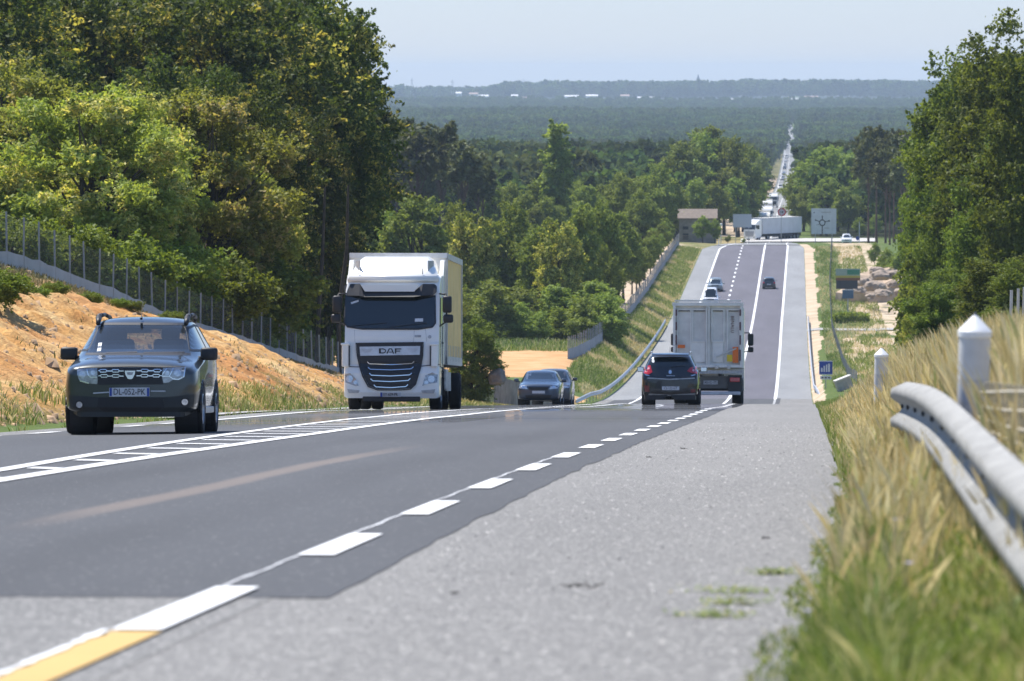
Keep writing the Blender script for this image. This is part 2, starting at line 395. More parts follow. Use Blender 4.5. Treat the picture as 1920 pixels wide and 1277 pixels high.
def build_ground():
    la = [0, .15, .5, 1, 1.6, 2.4, 3.4, 4.6, 6, 7.6, 9.4, 11.5, 14, 17, 21, 26, 33, 42, 55, 75, 100, 140, 200, 300, 450, 700, 1100, 1800, 3200]
    ra = [0, .12, .3, .55, .85, 1.2, 1.6, 2.2, 3, 4, 5.2, 6.6, 8.5, 11, 14, 18, 23, 30, 40, 55, 75, 100, 140, 200, 300, 450, 700, 1100, 1800, 3200]
    d = ST; n = len(d)
    Lx = SL(d)[:, None]-np.array(la[::-1])[None]; Rx = SR(d)[:, None]+np.array(ra)[None]
    mx = np.stack([SL(d)+.06, -5.5+0*d, SR(d)-.06], 1)
    X = np.concatenate([Lx, mx, Rx], 1); dd = np.repeat(d[:, None], X.shape[1], 1)
    Z = road_z(dd)+cross(X, dd); k = X.shape[1]
    Z[:, len(la):len(la)+3] -= .15
    # lowered under the finely modelled bank
    inb = sstep(70, 80, dd)*sstep(335, 320, dd)*sstep(.2, .9, XB(dd)-X)*sstep(-1.2, -.4, X-XF(dd))
    Z -= .45*inb
    V = np.stack([X, dd, Z], -1).reshape(-1, 3)
    i = np.arange(n-1)[:, None]*k+np.arange(k-1)[None]; Fq = np.stack([i, i+1, i+1+k, i+k], -1).reshape(-1, 4)
    # where is what
    pl_ = ((X > SR(dd)) | (dd > 600)).astype(float); s = np.zeros_like(X); w = np.zeros_like(X); dr = np.zeros_like(X)+.25
    right = X > SR(dd); off = X-SR(dd)
    s += np.where(right & (dd > 560) & (dd < 900) & (off < 1.6), .9, 0)                        # bare strip beside the far shoulder
    s += np.where(right & (dd > 400) & (dd < 600) & (off < 1.0), .7, 0)
    s += np.where(right & (dd > 400) & (dd < 600) & (off > 3.8) & (off < 9), .75, 0)
    s += np.where(right & (dd > 600) & (dd < 960) & (off > 4.8) & (off < 12), .6, 0)
    dr += np.where(right & (dd < 130), .35, 0)
    lf = X < XF(dd)
    s += np.where((X < -18.8) & (dd > 440) & (dd < 507) & (X > -75), 1.0, 0)                     # orange clearing by the left fence
    s += np.where((X < XB(dd)) & (X > XF(dd)) & (dd > 600) & (dd < 900), .42, 0)
    s += np.where((X < XF(dd)) & (X > XF(dd)-8) & (dd > 640) & (dd < 900), .7, 0)
    s += np.where((X < XB(dd)) & (dd > 370) & (dd < 425), .55, 0)
    s += np.where((X < SL(dd)) & (X > -22) & (dd > 1080) & (dd < 2700), .8, 0)
    dr += np.where((X < SL(dd)) & (X > -24) & (dd > 480), .25, 0)
    dr += np.where((dd > 960) & (dd < 1060), .1, 0)
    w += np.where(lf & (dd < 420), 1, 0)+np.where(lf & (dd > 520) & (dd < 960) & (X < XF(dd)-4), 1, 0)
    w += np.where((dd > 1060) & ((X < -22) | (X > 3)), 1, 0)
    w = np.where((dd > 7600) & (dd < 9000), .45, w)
    return tag(mesh_np('ground', V, Fq, M['ground'], smooth=True, uvattr={'pale': pl_, 'sand': np.clip(s, 0, 1), 'wood': np.clip(w, 0, 1), 'dry': np.clip(dr, 0, 1)}), kind='structure')
build_ground()
# roads: each sheet 4 mm above the one below
roadA = sheet('road', arr_stations([(20.9, 70, .3), (70, 120, 1.5), (120, 260, 2.5), (260, 431, 6)]), [lambda d: SL(d)+.9, lambda d: (HL(d)+EL(d))/2, lambda d: -5.5, lambda d: -3.8, lambda d: ERr(d)+.40+.07*float(fbm(d*.8, 2., 3, 4)-.5)], .012, M['road'])
sheet('old_road', arr_stations([(-60, 8, 4), (8, 23, 1.5)]), [lambda d: SL(d)+.9, lambda d: -5.5, lambda d: -4, lambda d: ERr(d)+.20], .010, M['oldroad'])
rag = lambda d: float((vnoise(d*1.3, 3.)-.5)*.05)
sheet('shoulder', arr_stations([(-60, 8, 4), (8, 80, .6), (80, 431, 4)]), [lambda d: ERr(d)+.2, lambda d: ERr(d)+.8, lambda d: -.6, lambda d: SR(d)+.04+rag(d)*3], .008, M['shoulder'])
sheet('left_shoulder', arr_stations([(-60, 120, 4), (120, 431, 4)]), [lambda d: SL(d)-.04, lambda d: SL(d)+.5, lambda d: SL(d)+1.0], .004, M['oldroad'])
stF = arr_stations([(425, 893, 6)])
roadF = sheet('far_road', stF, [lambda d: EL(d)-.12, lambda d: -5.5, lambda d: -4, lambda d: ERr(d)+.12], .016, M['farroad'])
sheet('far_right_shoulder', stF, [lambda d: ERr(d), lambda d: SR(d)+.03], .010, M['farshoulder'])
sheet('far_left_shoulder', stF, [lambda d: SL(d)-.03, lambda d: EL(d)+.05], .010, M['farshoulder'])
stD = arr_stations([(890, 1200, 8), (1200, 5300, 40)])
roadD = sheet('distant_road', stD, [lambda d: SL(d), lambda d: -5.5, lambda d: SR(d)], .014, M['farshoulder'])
# markings (pieces of the road, each its own mesh)
def strip_mark(name, parent, stations, fc, w, lift, mat, rough_edge=0):
    if not hasattr(w, '__call__'): ww = w; w = lambda d: ww
    return sheet(name, np.array(stations, float), [lambda d: fc(d)-w(d)/2+(vnoise(d*9, 1.)-.5)*rough_edge, lambda d: fc(d)+w(d)/2], lift, mat, parent, kind=None, smooth=False)
EDGE = lambda d: ERr(d)
strip_mark('yellow_dash', roadA, np.arange(10, 18.3, .25), lambda d: EDGE(d)+.005, .165, .018, M['yellow'], .03)
strip_mark('yellow_dash_chip', roadA, np.arange(10, 18.3, .12), lambda d: EDGE(d)-.085-.012*vnoise(d*4, 4.), lambda d: .012+.03*max(0, vnoise(d*9, 7.)-.35)*2, .022, M['line'])
k = 0; d0 = 18.3
strip_mark('edge_dash', roadA, np.linspace(18.3, 21.65, 4), EDGE, .165, .022, M['line'])
while True:
    a = 25.15+6.5*k
    if a > 425: break
    strip_mark('edge_dash', roadA, np.linspace(a, a+3.0, 3), EDGE, .165, .020, M['line'])
    if a < 52: strip_mark('worn_line', roadA, np.arange(a-3.5, a+.01, .1), lambda d: EDGE(d)-.075+.006*math.sin(d*3), lambda d: .012+.022*vnoise(d*6, 2.), .016, M['lineold'])
    k += 1
st1 = arr_stations([(21, 260, 3), (260, 431, 6)])
strip_mark('centre_line', roadA, st1, HR, .19, .020, M['line'])
strip_mark('centre_line', roadA, [d for d in st1 if d < 262], HL, .17, .020, M['line'])
for i in range(34):
    a = 33+i*3.9 if i < 26 else 33+25*3.9+(i-25)*6
    if a > 172: break
    # oblique hatch bar from the left line back to the right line
    xl, xr = HL(a)+.12, HR(a)-.12
    if xr-xl < .1: continue
    run = (xr-xl)*1.9
    q = []
    for t in (0, .5, 1):
        for e in (0, .34):
            dd = a+run*t*-1+e+run; X = xl+(xr-xl)*(1-t) if False else xr-(xr-xl)*t
            q.append((X, a+run*(t)+e*1.6, road_z(a+run*t+e*1.6)+.020+float(camber(X))))
    mesh_np('hatch_bar', q, [[0, 1, 3, 2], [2, 3, 5, 4]], M['line'], roadA)
for a in (72, 78.5, 85, 91.5, 98): strip_mark('edge_dash', roadA, [a, a+1.5, a+3], EL, .16, .020, M['line'])
strip_mark('edge_line', roadA, arr_stations([(104, 431, 5)]), EL, .17, .020, M['line'])
wv = lambda s: (lambda d: (vnoise(d*.035, s)-.5)*.0)
strip_mark('edge_line', roadF, stF, lambda d: ERr(d), .24, .022, M['line'])
strip_mark('edge_line', roadF, stF, lambda d: EL(d), .24, .022, M['line'])
strip_mark('centre_line', roadF, stF, lambda d: HR(d), .25, .022, M['line'])
for a in np.arange(427, 890, 13.0): strip_mark('lane_dash', roadF, [a, a+2.2, a+4.5], lambda d: -8.45, .24, .022, M['line'])
strip_mark('edge_line', roadD, stD, lambda d: ERr(d)-.2, .14, .020, M['line']); strip_mark('edge_line', roadD, stD, lambda d: EL(d), .2, .020, M['line'])
strip_mark('centre_line', roadD, stD, lambda d: HR(d), .12, .020, M['line'])
# roundabout ring and small crossing path
def disc_strip(name, pts, w, lift, mat):
    V = []; 
    for i, (x, y) in enumerate(pts):
        a = Vector(pts[max(0, i-1)]); b = Vector(pts[min(len(pts)-1, i+1)]); t = (b-a).normalized(); nrm = Vector((-t.y, t.x))
        for s_ in (-1, 1):
            px, py = x+nrm.x*w/2*s_, y+nrm.y*w/2*s_; V.append((px, py, gz(x, y)+lift))
    o = mesh_np(name, V, [[2*i, 2*i+1, 2*i+3, 2*i+2] for i in range(len(pts)-1)], mat, smooth=True); o['kind'] = 'structure'; return o
M['pale'] = plain('pale_concrete_paving', (.46, .44, .41), .85, vary=.15, scale=.5)
M['path'] = plain('grey_path', (.33, .32, .30), .9, vary=.15, scale=.6)
disc_strip('roundabout_road', [(-10+i*4, 1012) for i in range(7)], 20, .35, M['pale'])
disc_strip('path', [(SR(622)+.02+i*1.2, 622) for i in range(9)], 5, .08, M['path'])
# ---------------------------------------------------------------- earth bank with rills
def bank_mat():
    m, n, b = mat_new('sandy_earth')
    f1 = noise(n, .45, 6, .7); f2 = noise(n, 5, 5, .75); f3 = noise(n, .13, 3, .6, stretch=(1, .6, 2)); at = nd(n, 'ShaderNodeAttribute', attribute_name='up').outputs['Fac']
    c = ramp(n, f1, [(.25, (.40, .20, .075)), (.42, (.50, .30, .125)), (.58, (.58, .41, .215)), (.8, (.63, .49, .30))])
    c = mix(n, mrange(n, f3, .48, .62, 0, .6), c, (.44, .20, .085))
    c = mix(n, .6, c, ramp(n, f2, [(.3, (.16, .10, .06)), (.7, (.9, .8, .62))]), 'OVERLAY')
    g = ramp(n, f2, [(.3, (.05, .075, .02)), (.7, (.16, .17, .05))]); br = ramp(n, f2, [(.3, (.12, .085, .045)), (.7, (.26, .19, .10))])
    c = mix(n, mrange(n, math_(n, 'ADD', at, math_(n, 'MULTIPLY', f1, .5)), 1.0, 1.2), c, br)
    c = mix(n, mrange(n, math_(n, 'ADD', at, math_(n, 'MULTIPLY', f3, .6)), 1.12, 1.3), c, g)
    c = mix(n, mrange(n, math_(n, 'SUBTRACT', f3, math_(n, 'MULTIPLY', at, .15)), .57, .63, 0, .6), c, g)
    c = mix(n, mrange(n, math_(n, 'ADD', at, math_(n, 'MULTIPLY', f1, .2)), .18, .08), c, g)
    L(n, c, b.inputs['Base Color']); b.inputs['Roughness'].default_value = .97; b.inputs['Specular IOR Level'].default_value = .1
    bump(n, b, f2, .9, .12); return m
def build_bank():
    d = np.concatenate([np.arange(72, 200, .33), np.arange(200, 334, .6)]); t = np.linspace(-.04, 1.1, 64)
    dd = np.repeat(d[:, None], len(t), 1); tt = np.repeat(t[None], len(d), 0)
    X = XB(dd)+(XF(dd)-XB(dd))*tt
    H = HB(dd); tc = np.clip(tt, 0, 1)
    Z = road_z(dd)+camber(X)+H*(tc**.9*(1-.25*tc)+.25*tc*tc)+np.clip(XF(dd)-X, 0, 60)*.012
    s = np.sin(np.pi*np.clip(tt, 0, 1))**.6
    rill = np.abs(fbm(dd*.55+X*.12, X*.07, 4, 11)-.5)*2
    Z += s*H/4.5*((rill-.25)*.8+(fbm(dd*.12, X*.2, 4, 21)-.5)*1.1+(fbm(dd*1.7, X*1.2, 3, 31)-.5)*.6)+(fbm(dd*1.2, X*1.2, 3, 41)-.5)*.08
    Z -= .5*sstep(1.04, 1.1, tt)+.3*sstep(0, -.04, tt)+.4*sstep(326, 334, dd)
    k = len(t); n = len(d); V = np.stack([X, dd, Z], -1).reshape(-1, 3); i = np.arange(n-1)[:, None]*k+np.arange(k-1)[None]
    Fq = np.stack([i, i+1, i+1+k, i+k], -1).reshape(-1, 4)
    return tag(mesh_np('earth_bank', V, Fq, bank_mat(), uvattr={'up': tt}, smooth=True), kind='structure')
build_bank()
M['drain'] = plain('concrete_channel', (.34, .33, .32), .9, vary=.15)
sheet('drainage_channel', np.arange(118., 250, 4), [lambda d: XB(d)+.95, lambda d: XB(d)+.75, lambda d: XB(d)+.45, lambda d: XB(d)+.25], .03, M['drain'])
# ---------------------------------------------------------------- foliage
def crown_arrays(seed, env, cz, nl, lr, nleaf, size, topbias=.25, inner=.25, shape=None, elong=1.8):
    r = np.random.default_rng(seed)
    dirs = r.normal(size=(nl, 3)); dirs /= np.linalg.norm(dirs, axis=1)[:, None]
    dirs[:, 2] = dirs[:, 2]*.9+topbias; rad = r.uniform(.35, .88, nl)**.7
    C0 = dirs*rad[:, None]*np.array(env)[None]
    if shape: C0 = shape(C0, r)
    C0[:, 2] += cz
    R = lr*r.uniform(.45, 1.45, nl); AN = r.uniform(.6, 1.4, (nl, 3)); AN[:, 2] *= .85
    w = R**2; w /= w.sum(); ns = int(nleaf*.5/26); nsh = nleaf-ns*26
    idx = r.choice(nl, nsh, p=w)
    u = r.normal(size=(nsh, 3)); u[:, 2] += .25; u /= np.linalg.norm(u, axis=1)[:, None]
    rr = 1-np.abs(r.normal(size=nsh))*inner; rr += (r.random(nsh) < .12)*r.random(nsh)*.35
    bump_ = 1+.35*(fbm(u[:, 0]*3+idx*7.1, u[:, 1]*3+u[:, 2]*2.3, 2, seed)-.5)*2
    Pp = C0[idx]+u*(R[idx]*rr*bump_)[:, None]*AN[idx]
    # leafy twigs that leave the clumps and roughen the outline
    si = r.choice(nl, ns, p=w); su = r.normal(size=(ns, 3)); su[:, 2] += .35; su /= np.linalg.norm(su, axis=1)[:, None]
    s0 = C0[si]+su*R[si][:, None]*AN[si]*.75; cd = C0[si]-np.array([0, 0, cz]); cd /= (np.linalg.norm(cd, axis=1)[:, None]+1e-6)
    sdv = su*.6+cd*.5+r.normal(size=(ns, 3))*.35; sdv[:, 2] += .15; sdv /= np.linalg.norm(sdv, axis=1)[:, None]
    sl_ = (R[si]*r.uniform(.35, 1.15, ns))[:, None, None]; tt_ = r.random((ns, 26, 1))
    Ps = s0[:, None]+sdv[:, None]*sl_*tt_+r.normal(size=(ns, 26, 3))*sl_*.13*(1.15-tt_); Ps[:, :, 2] -= (sl_*tt_**2*.25)[:, :, 0]
    Pp = np.concatenate([Pp, Ps.reshape(-1, 3)]); u = np.concatenate([u, np.repeat(su, 26, 0)]); idx = np.concatenate([idx, np.repeat(si, 26)]); nleaf = len(Pp)
    nrm = u*.7+r.normal(size=(nleaf, 3))*.65; nrm /= np.linalg.norm(nrm, axis=1)[:, None]
    a = np.cross(nrm, r.normal(size=(nleaf, 3))); a /= np.linalg.norm(a, axis=1)[:, None]; b = np.cross(nrm, a)
    s = size*r.uniform(.55, 1.35, nleaf)[:, None]
    V = np.stack([Pp-a*s*elong/2, Pp-b*s*.5+nrm*s*.12, Pp+a*s*elong/2, Pp+b*s*.5+nrm*s*.12], 1).reshape(-1, 3)
    Fq = np.arange(nleaf*4).reshape(-1, 4)
    return V, Fq, C0, R
PROTO = {}
def make_proto(key, name, h, env, cz, nl, lr, nleaf, size, leafm, barkm='bark', trunk_r=.22, limbs=8, seed=1, shape=None, topbias=.25, trunks=1, elong=1.8, inner=.42):
    """prototype meshes for a tree of height h; kept as (crown mesh, trunk mesh, height)"""
    V, Fq, C0, R = crown_arrays(seed, env, cz, nl, lr, nleaf, size, topbias, inner, shape, elong)
    me = D.meshes.new(name+'_crown'); n = len(Fq)
    me.vertices.add(len(V)); me.vertices.foreach_set('co', V.astype(np.float32).ravel()); me.loops.add(4*n); me.loops.foreach_set('vertex_index', Fq.ravel().astype(np.int32))
    me.polygons.add(n); me.polygons.foreach_set('loop_start', np.arange(0, 4*n, 4, dtype=np.int32)); me.polygons.foreach_set('loop_total', np.full(n, 4, dtype=np.int32)); me.update(calc_edges=True)
    me.materials.append(leafm)
    r = np.random.default_rng(seed+50); mb = MB()
    top = V[:, 2].max()
    for t in range(trunks):
        ox, oy = (0, 0) if trunks == 1 else (r.uniform(-.25, .25)*env[0], r.uniform(-.25, .25)*env[1])
        pts = [Vector((ox, oy, -.3))]; hh = top*.86
        for q in np.linspace(.2, 1, 5): pts.append(Vector((ox+r.normal()*.12*q*env[0]*.3, oy+r.normal()*.12*q*env[1]*.3, hh*q)))
        rs = [trunk_r*(1.25 if i == 0 else 1-.17*i) for i in range(len(pts))]
        mb.tube(pts, rs, 7)
        order = r.permutation(nl)[:limbs]
        for i in order:
            c = Vector(C0[i]); s0 = max(h*.18, min(hh*.8, c.z*.62)); fr = s0/hh; b0 = Vector((ox, oy, s0))
            mid = b0.lerp(c, .5)+Vector((0, 0, .25*(c-b0).length*.3))
            mb.tube([b0, mid, c], [trunk_r*.42, trunk_r*.28, trunk_r*.08], 5)
    bmesh.ops.recalc_face_normals(mb.b, faces=mb.b.faces); mt = D.meshes.new(name+'_trunk'); mb.b.to_mesh(mt); mb.b.free(); mt.materials.append(M[barkm])
    PROTO[key] = (name, me, mt, float(top))
LM = {}
LM['dark'] = leaf_mat('dark_oak_leaves', (.025, .042, .012), (.074, .102, .026), (.50, .43, .13), .555)
LM['chest'] = leaf_mat('light_chestnut_leaves', (.115, .155, .040), (.23, .27, .075), (.58, .50, .22), .53, trans=.45)
LM['oak'] = leaf_mat('bright_oak_leaves', (.055, .088, .020), (.125, .165, .036), trans=.42)
LM['mid'] = leaf_mat('mixed_leaves', (.085, .128, .036), (.185, .235, .062))
LM['midy'] = leaf_mat('yellow_flowering_leaves', (.10, .14, .034), (.20, .24, .055), (.64, .60, .19), .48)
LM['pine'] = leaf_mat('pine_needles', (.045, .060, .028), (.095, .110, .050), trans=.25)
LM['bush'] = leaf_mat('bush_leaves', (.06, .10, .02), (.15, .20, .04), trans=.4, scale=1.5)
LM['far'] = leaf_mat('far_canopy_leaves', (.024, .048, .018), (.062, .098, .036), trans=.3, scale=.05, spec=0, wide=.006)
LM['farpine'] = leaf_mat('far_pine_canopy', (.034, .050, .026), (.075, .098, .045), trans=.2, scale=.05, spec=0, wide=.006)
def flat_top(C0, r):
    C0 = C0.copy(); C0[:, 2] = C0[:, 2]*.75; return C0
ORD = ['first', 'second', 'third', 'fourth', 'fifth', 'sixth', 'seventh', 'eighth', 'ninth', 'tenth', 'eleventh', 'twelfth', 'thirteenth', 'fourteenth', 'fifteenth', 'sixteenth']
make_proto('dark', 'dark_oak', 20, (4.6, 4.6, 8.6), 10.4, 150, .9, 72000, .135, LM['dark'], trunk_r=.2, limbs=22, seed=1)
make_proto('dark2', 'dark_oak', 20, (4.0, 4.4, 9.0), 10.0, 140, .9, 68000, .135, LM['dark'], trunk_r=.2, limbs=22, seed=2, trunks=2)
make_proto('chest', 'chestnut_tree', 9, (2.9, 2.9, 4.3), 4.3, 120, .5, 90000, .068, LM['chest'], trunk_r=.12, limbs=22, seed=3, trunks=3, elong=2.4)
make_proto('chest2', 'chestnut_tree', 9, (3.2, 2.8, 4.2), 4.2, 130, .5, 90000, .068, LM['chest'], trunk_r=.12, limbs=22, seed=4, trunks=3, elong=2.4)
make_proto('oak', 'oak_tree', 22, (4.8, 4.8, 10.0), 11.2, 210, .85, 85000, .135, LM['oak'], trunk_r=.3, limbs=30, seed=5)
make_proto('oak2', 'oak_tree', 20, (4.2, 4.6, 9.4), 10.4, 180, .85, 76000, .135, LM['oak'], trunk_r=.28, limbs=26, seed=6)
make_proto('mid', 'broadleaf_tree', 14, (3.6, 3.6, 6.4), 7.0, 80, .92, 26000, .19, LM['mid'], limbs=12, seed=7)
make_proto('mid2', 'broadleaf_tree', 14, (3.1, 3.3, 6.6), 7.0, 74, .88, 26000, .19, LM['mid'], limbs=12, seed=8, trunks=2)
make_proto('midy', 'flowering_tree', 13, (3.3, 3.3, 5.9), 6.5, 76, .86, 26000, .19, LM['midy'], limbs=12, seed=9)
make_proto('pine', 'pine_tree', 20, (3.2, 3.2, 4.2), 14.5, 24, 1.15, 6500, .32, LM['pine'], 'pinebark', .22, 12, seed=10, shape=flat_top, elong=2.6)
make_proto('pine2', 'pine_tree', 20, (2.6, 2.8, 5.2), 13.5, 22, 1.05, 6500, .32, LM['pine'], 'pinebark', .2, 12, seed=11, elong=2.6)
make_proto('poplar', 'poplar_tree', 20, (1.55, 1.55, 9.0), 10.6, 44, .95, 10000, .32, LM['mid'], limbs=6, seed=12, topbias=0)
make_proto('bush', 'bush', 2, (.9, .9, .75), .85, 34, .26, 16000, .042, LM['bush'], trunk_r=.04, limbs=8, seed=13)
make_proto('fartree', 'far_tree', 13, (3.8, 3.8, 4.6), 7.6, 14, 1.7, 1500, .75, LM['mid'], limbs=4, seed=14, elong=1.4)
make_proto('fartree2', 'far_tree', 13, (3.4, 3.6, 5.2), 7.8, 14, 1.6, 1500, .75, LM['far'], limbs=4, seed=15, elong=1.4)
def tree(key, x, d, ytop, label, cat='tree', group=None, wf=1.0, seed=0, X=None, name=None, sink=0, tilt=0):
    nm, mc, mt, h0 = PROTO[key]
    X = (x-XV)*d/F if X is None else X
    z0 = gz(X, d)-sink; zt = -(ytop-YH)*d/F; s = (zt-z0)/h0
    e = empty(name or nm, (X, d, z0), (0, tilt, (x*1.7+d*.37+seed) % 6.28)); e.scale = (s*wf, s*wf, s)
    tag(e, label, cat, group)
    o = D.objects.new('trunk', mt); link(o, e); o = D.objects.new('crown', mc); link(o, e)
    return e
# left: tall dark wood behind the fence
G1 = 'tall dark trees on the left bank'
for i, (x, d, yt, k, wf, lb) in enumerate([
    (-40, 275, -90, 'dark', 1.1, 'tall dark oak at the left edge of the wood above the road'),
    (70, 292, -120, 'dark2', 1.1, 'tall dark oak with yellowish top at upper left behind the light chestnuts'),
    (195, 285, -70, 'dark', 1.15, 'tall dark oak standing directly behind the middle light chestnut'),
    (300, 300, -110, 'dark2', 1.1, 'dark oak with brownish yellow flower tufts above the light chestnuts'),
    (420, 290, -60, 'dark', 1.15, 'dark oak with the brightest yellow tufts near the top of the photo'),
    (480, 305, -90, 'dark2', 1.0, 'tall dark oak second from the sky edge of the left wood'),
    (560, 300, -30, 'dark', .95, 'tall dark oak whose branches reach out against the sky'),
    (505, 330, -60, 'dark2', 1.0, 'dark oak partly hidden behind the one at the sky edge'),
    (470, 268, 120, 'dark2', .95, 'lower dark tree between light chestnuts and the tall oaks'),
    (545, 282, 190, 'dark', .8, 'lower dark tree right of the chestnuts with bare trunks below'),
    (610, 292, 250, 'dark2', .62, 'narrow dark tree above the white truck cab'),
    (10, 262, 60, 'dark2', 1.0, 'dark tree behind the leftmost light chestnut'),
    (330, 262, 90, 'dark', .9, 'dark tree filling the gap between two chestnuts')]):
    tree(k, x, d, yt, lb, 'tree', G1, wf, i, name='dark_oak')
for i in range(16):
    x = -30+i*37; d = 330+(i*37) % 60
    tree('dark' if i % 2 else 'dark2', x, d, -30+(i*53) % 60, 'dark tree standing deep in the wood behind the front row of oaks', 'tree', 'trees deep in the left wood', 1.15, i*3, name='dark_oak')
G2 = 'light green chestnuts behind the fence'
tree('chest', 30, 232, 95, 'light green chestnut at the left edge of the photo above the fence', 'tree', G2, 1.15, 1)
tree('chest2', 165, 224, 150, 'broad light green chestnut with pale catkins in the middle of the row', 'tree', G2, 1.22, 2)
tree('chest', 262, 236, 165, 'light green chestnut between the broad one and the rightmost one', 'tree', G2, .9, 3)
tree('chest2', 375, 240, 155, 'rightmost light green chestnut with yellow catkins above the bank', 'tree', G2, 1.12, 4)
tree('chest', 445, 246, 250, 'small light green chestnut below the rightmost big one', 'tree', G2, .85, 5)
for i, (x, d, yt) in enumerate([(20, 200, 395), (100, 205, 400), (215, 212, 430), (310, 222, 440), (395, 228, 470), (468, 240, 470)]):
    tree('bush', x, d, yt, 'young chestnut regrowth low behind the wire fence, '+ORD[i]+' from the left', 'bush', 'undergrowth behind the left fence', 1.25, i+7, name='undergrowth_bush')
for i in range(9):
    tree('mid2', 430+i*26, 262+i*7, 430+(i*29) % 60, 'slim dark tree in the shade behind the fence posts, '+ORD[i]+' from the left', 'tree', 'slim trees in the shade behind the left fence', .75, i, name='slim_tree')
for i in range(26):
    x = 60+i*23; d = 258+(i*29) % 60
    e = empty('bare_tree', ((x-XV)*d/F, d, gz((x-XV)*d/F, d))); tag(e, 'slim grey trunk standing in the dark wood behind the fence', 'tree', 'slim trunks in the left wood')
    mb = MB(); r_ = random.Random(i); hh = 9; px = 0
    mb.tube([Vector((0, 0, -.3)), Vector((r_.uniform(-.2, .2), 0, 3)), Vector((r_.uniform(-.4, .4), 0, 6)), Vector((r_.uniform(-.6, .6), 0, hh))], [.13, .11, .09, .05], 6); mb.done('trunk', M['bark'], e)
# middle group beyond the crest
G3 = 'roadside trees beyond the crest'
for i, (x, d, yt, k, wf, lb) in enumerate([
    (655, 560, 372, 'midy', .9, 'yellowish flowering tree just above left of the white truck box'),
    (715, 575, 385, 'mid', 1.0, 'green tree directly above the white truck roof'),
    (775, 565, 360, 'mid2', 1.1, 'tall green tree behind the white truck box'),
    (835, 575, 372, 'mid', 1.0, 'green tree left of the yellow flowering crown'),
    (885, 552, 396, 'midy', .85, 'bright yellow flowering tree right of the white truck'),
    (950, 570, 368, 'mid', .9, 'darker tree between the two yellow flowering trees'),
    (1005, 560, 420, 'mid2', .85, 'low leafy tree below the poplar'),
    (1048, 556, 405, 'midy', .85, 'smaller tree with yellow flowers below and right of the poplar'),
    (1085, 580, 375, 'mid2', .8, 'green tree with pointed top right of the yellow flowers'),
    (1128, 600, 368, 'mid', .85, 'tall rounded tree next to the fence at the rise'),
    (1165, 660, 395, 'mid2', .95, 'rightmost tree of the group hanging over the grey fence'),
    (1140, 585, 450, 'mid', .75, 'low spreading tree at the right end near the fence'),
    (905, 560, 470, 'mid2', .8, 'bushy tree in front right of the white truck'),
    (980, 590, 400, 'mid', .9, 'tree behind the leafy one below the poplar')]):
    tree(k, x, d, yt, lb, 'tree', G3, wf, i)
for i in range(15):
    x = 640+i*34; d = 585+(i*41) % 50
    if (x-XV)*d/F > -22: x = XV-23*F/d
    tree('mid' if i % 2 else 'mid2', x, d, 400+(i*31) % 50, ORD[i]+' tree from the left in the shaded row beyond the orange clearing', 'tree', 'second row beyond the clearing', .95, i, name='broadleaf_tree')
for i in range(13):
    x = 900+i*22; d = 538+(i*17) % 22
    if (x-XV)*d/F > -18.8: x = XV-19.0*F/d
    tree('mid2' if i % 2 else 'mid', x, d, 520+(i*23) % 50, ORD[i]+' low leafy bush from the left along the front edge of the roadside trees', 'bush', 'bushes along the front edge of the roadside trees', 1.7, i, name='edge_bush', sink=1.9)
for i in range(9):
    x = 1190+i*10; d = 690+i*22
    if (x-XV)*d/F > -19.4: x = XV-19.8*F/d
    tree('mid' if i % 2 else 'mid2', x, d, 455-i*6, ORD[i]+' small tree along the grey fence up the far slope', 'tree', 'small trees along the grey fence', 1.1, i, name='fence_side_tree')
tree('oak', 884, 318, 590, 'round green bush right beside the rear of the white truck', 'bush', None, 1.35, 3, name='roadside_bush', sink=1.6)
tree('mid', 690, 420, 470, 'dark tree directly behind the white truck box', 'tree', G3, 1.0, 4)
tree('mid2', 640, 400, 440, 'dark tree behind the left side of the white truck', 'tree', G3, 1.0, 5)
tree('mid', 830, 480, 470, 'tree right behind the yellow side of the truck', 'tree', G3, .9, 6)
# pines, poplar and dark belt
G4 = 'pines on the left plain'
for i, (x, d, yt, k, wf, lb) in enumerate([
    (700, 790, 222, 'pine', 1.1, 'leftmost pine beside the dark oak branches'),
    (742, 800, 208, 'pine2', 1.25, 'tallest of the left pines against the far forest'),
    (780, 770, 245, 'pine', 1.1, 'pine with brownish lower crown right of the tallest one'),
    (826, 810, 222, 'pine2', 1.0, 'slender pine with a lone pointed top'),
    (868, 790, 260, 'pine', 1.15, 'flat topped pine with bare trunks'),
    (905, 800, 300, 'pine2', 1.0, 'lower pine right of the flat topped one')]):
    tree(k, x, d, yt, lb, 'pine tree', G4, wf, i)
for i in range(8): tree('pine' if i % 2 else 'pine2', 665+i*33, 840+(i*13) % 40, 275+(i*17) % 40, ORD[i]+' pine from the left in the second row of the left plain', 'pine tree', 'second row pines on the left plain', 1.1, i, name='pine_tree')
tree('poplar', 1043, 870, 221, 'tall narrow poplar standing above the plain of trees', 'poplar tree', None, 1.15, 2)
G5 = 'dark belt of trees across the plain'
for i, (x, d, yt) in enumerate([(930, 860, 345), (970, 850, 338), (1008, 880, 330), (1075, 880, 335), (1110, 860, 345), (1150, 870, 318), (1190, 900, 330), (1225, 930, 300), (1255, 950, 330), (1205, 850, 350), (1090, 840, 380), (1035, 850, 365), (1000, 840, 385), (960, 830, 400)]):
    tree('mid' if i % 2 else 'mid2', x, d, yt, 'dark belt tree on the plain around the poplar, '+ORD[i]+' in the row', 'tree', G5, 1.15, i, name='dark_belt_tree')
G6 = 'tall trees left of the far road'
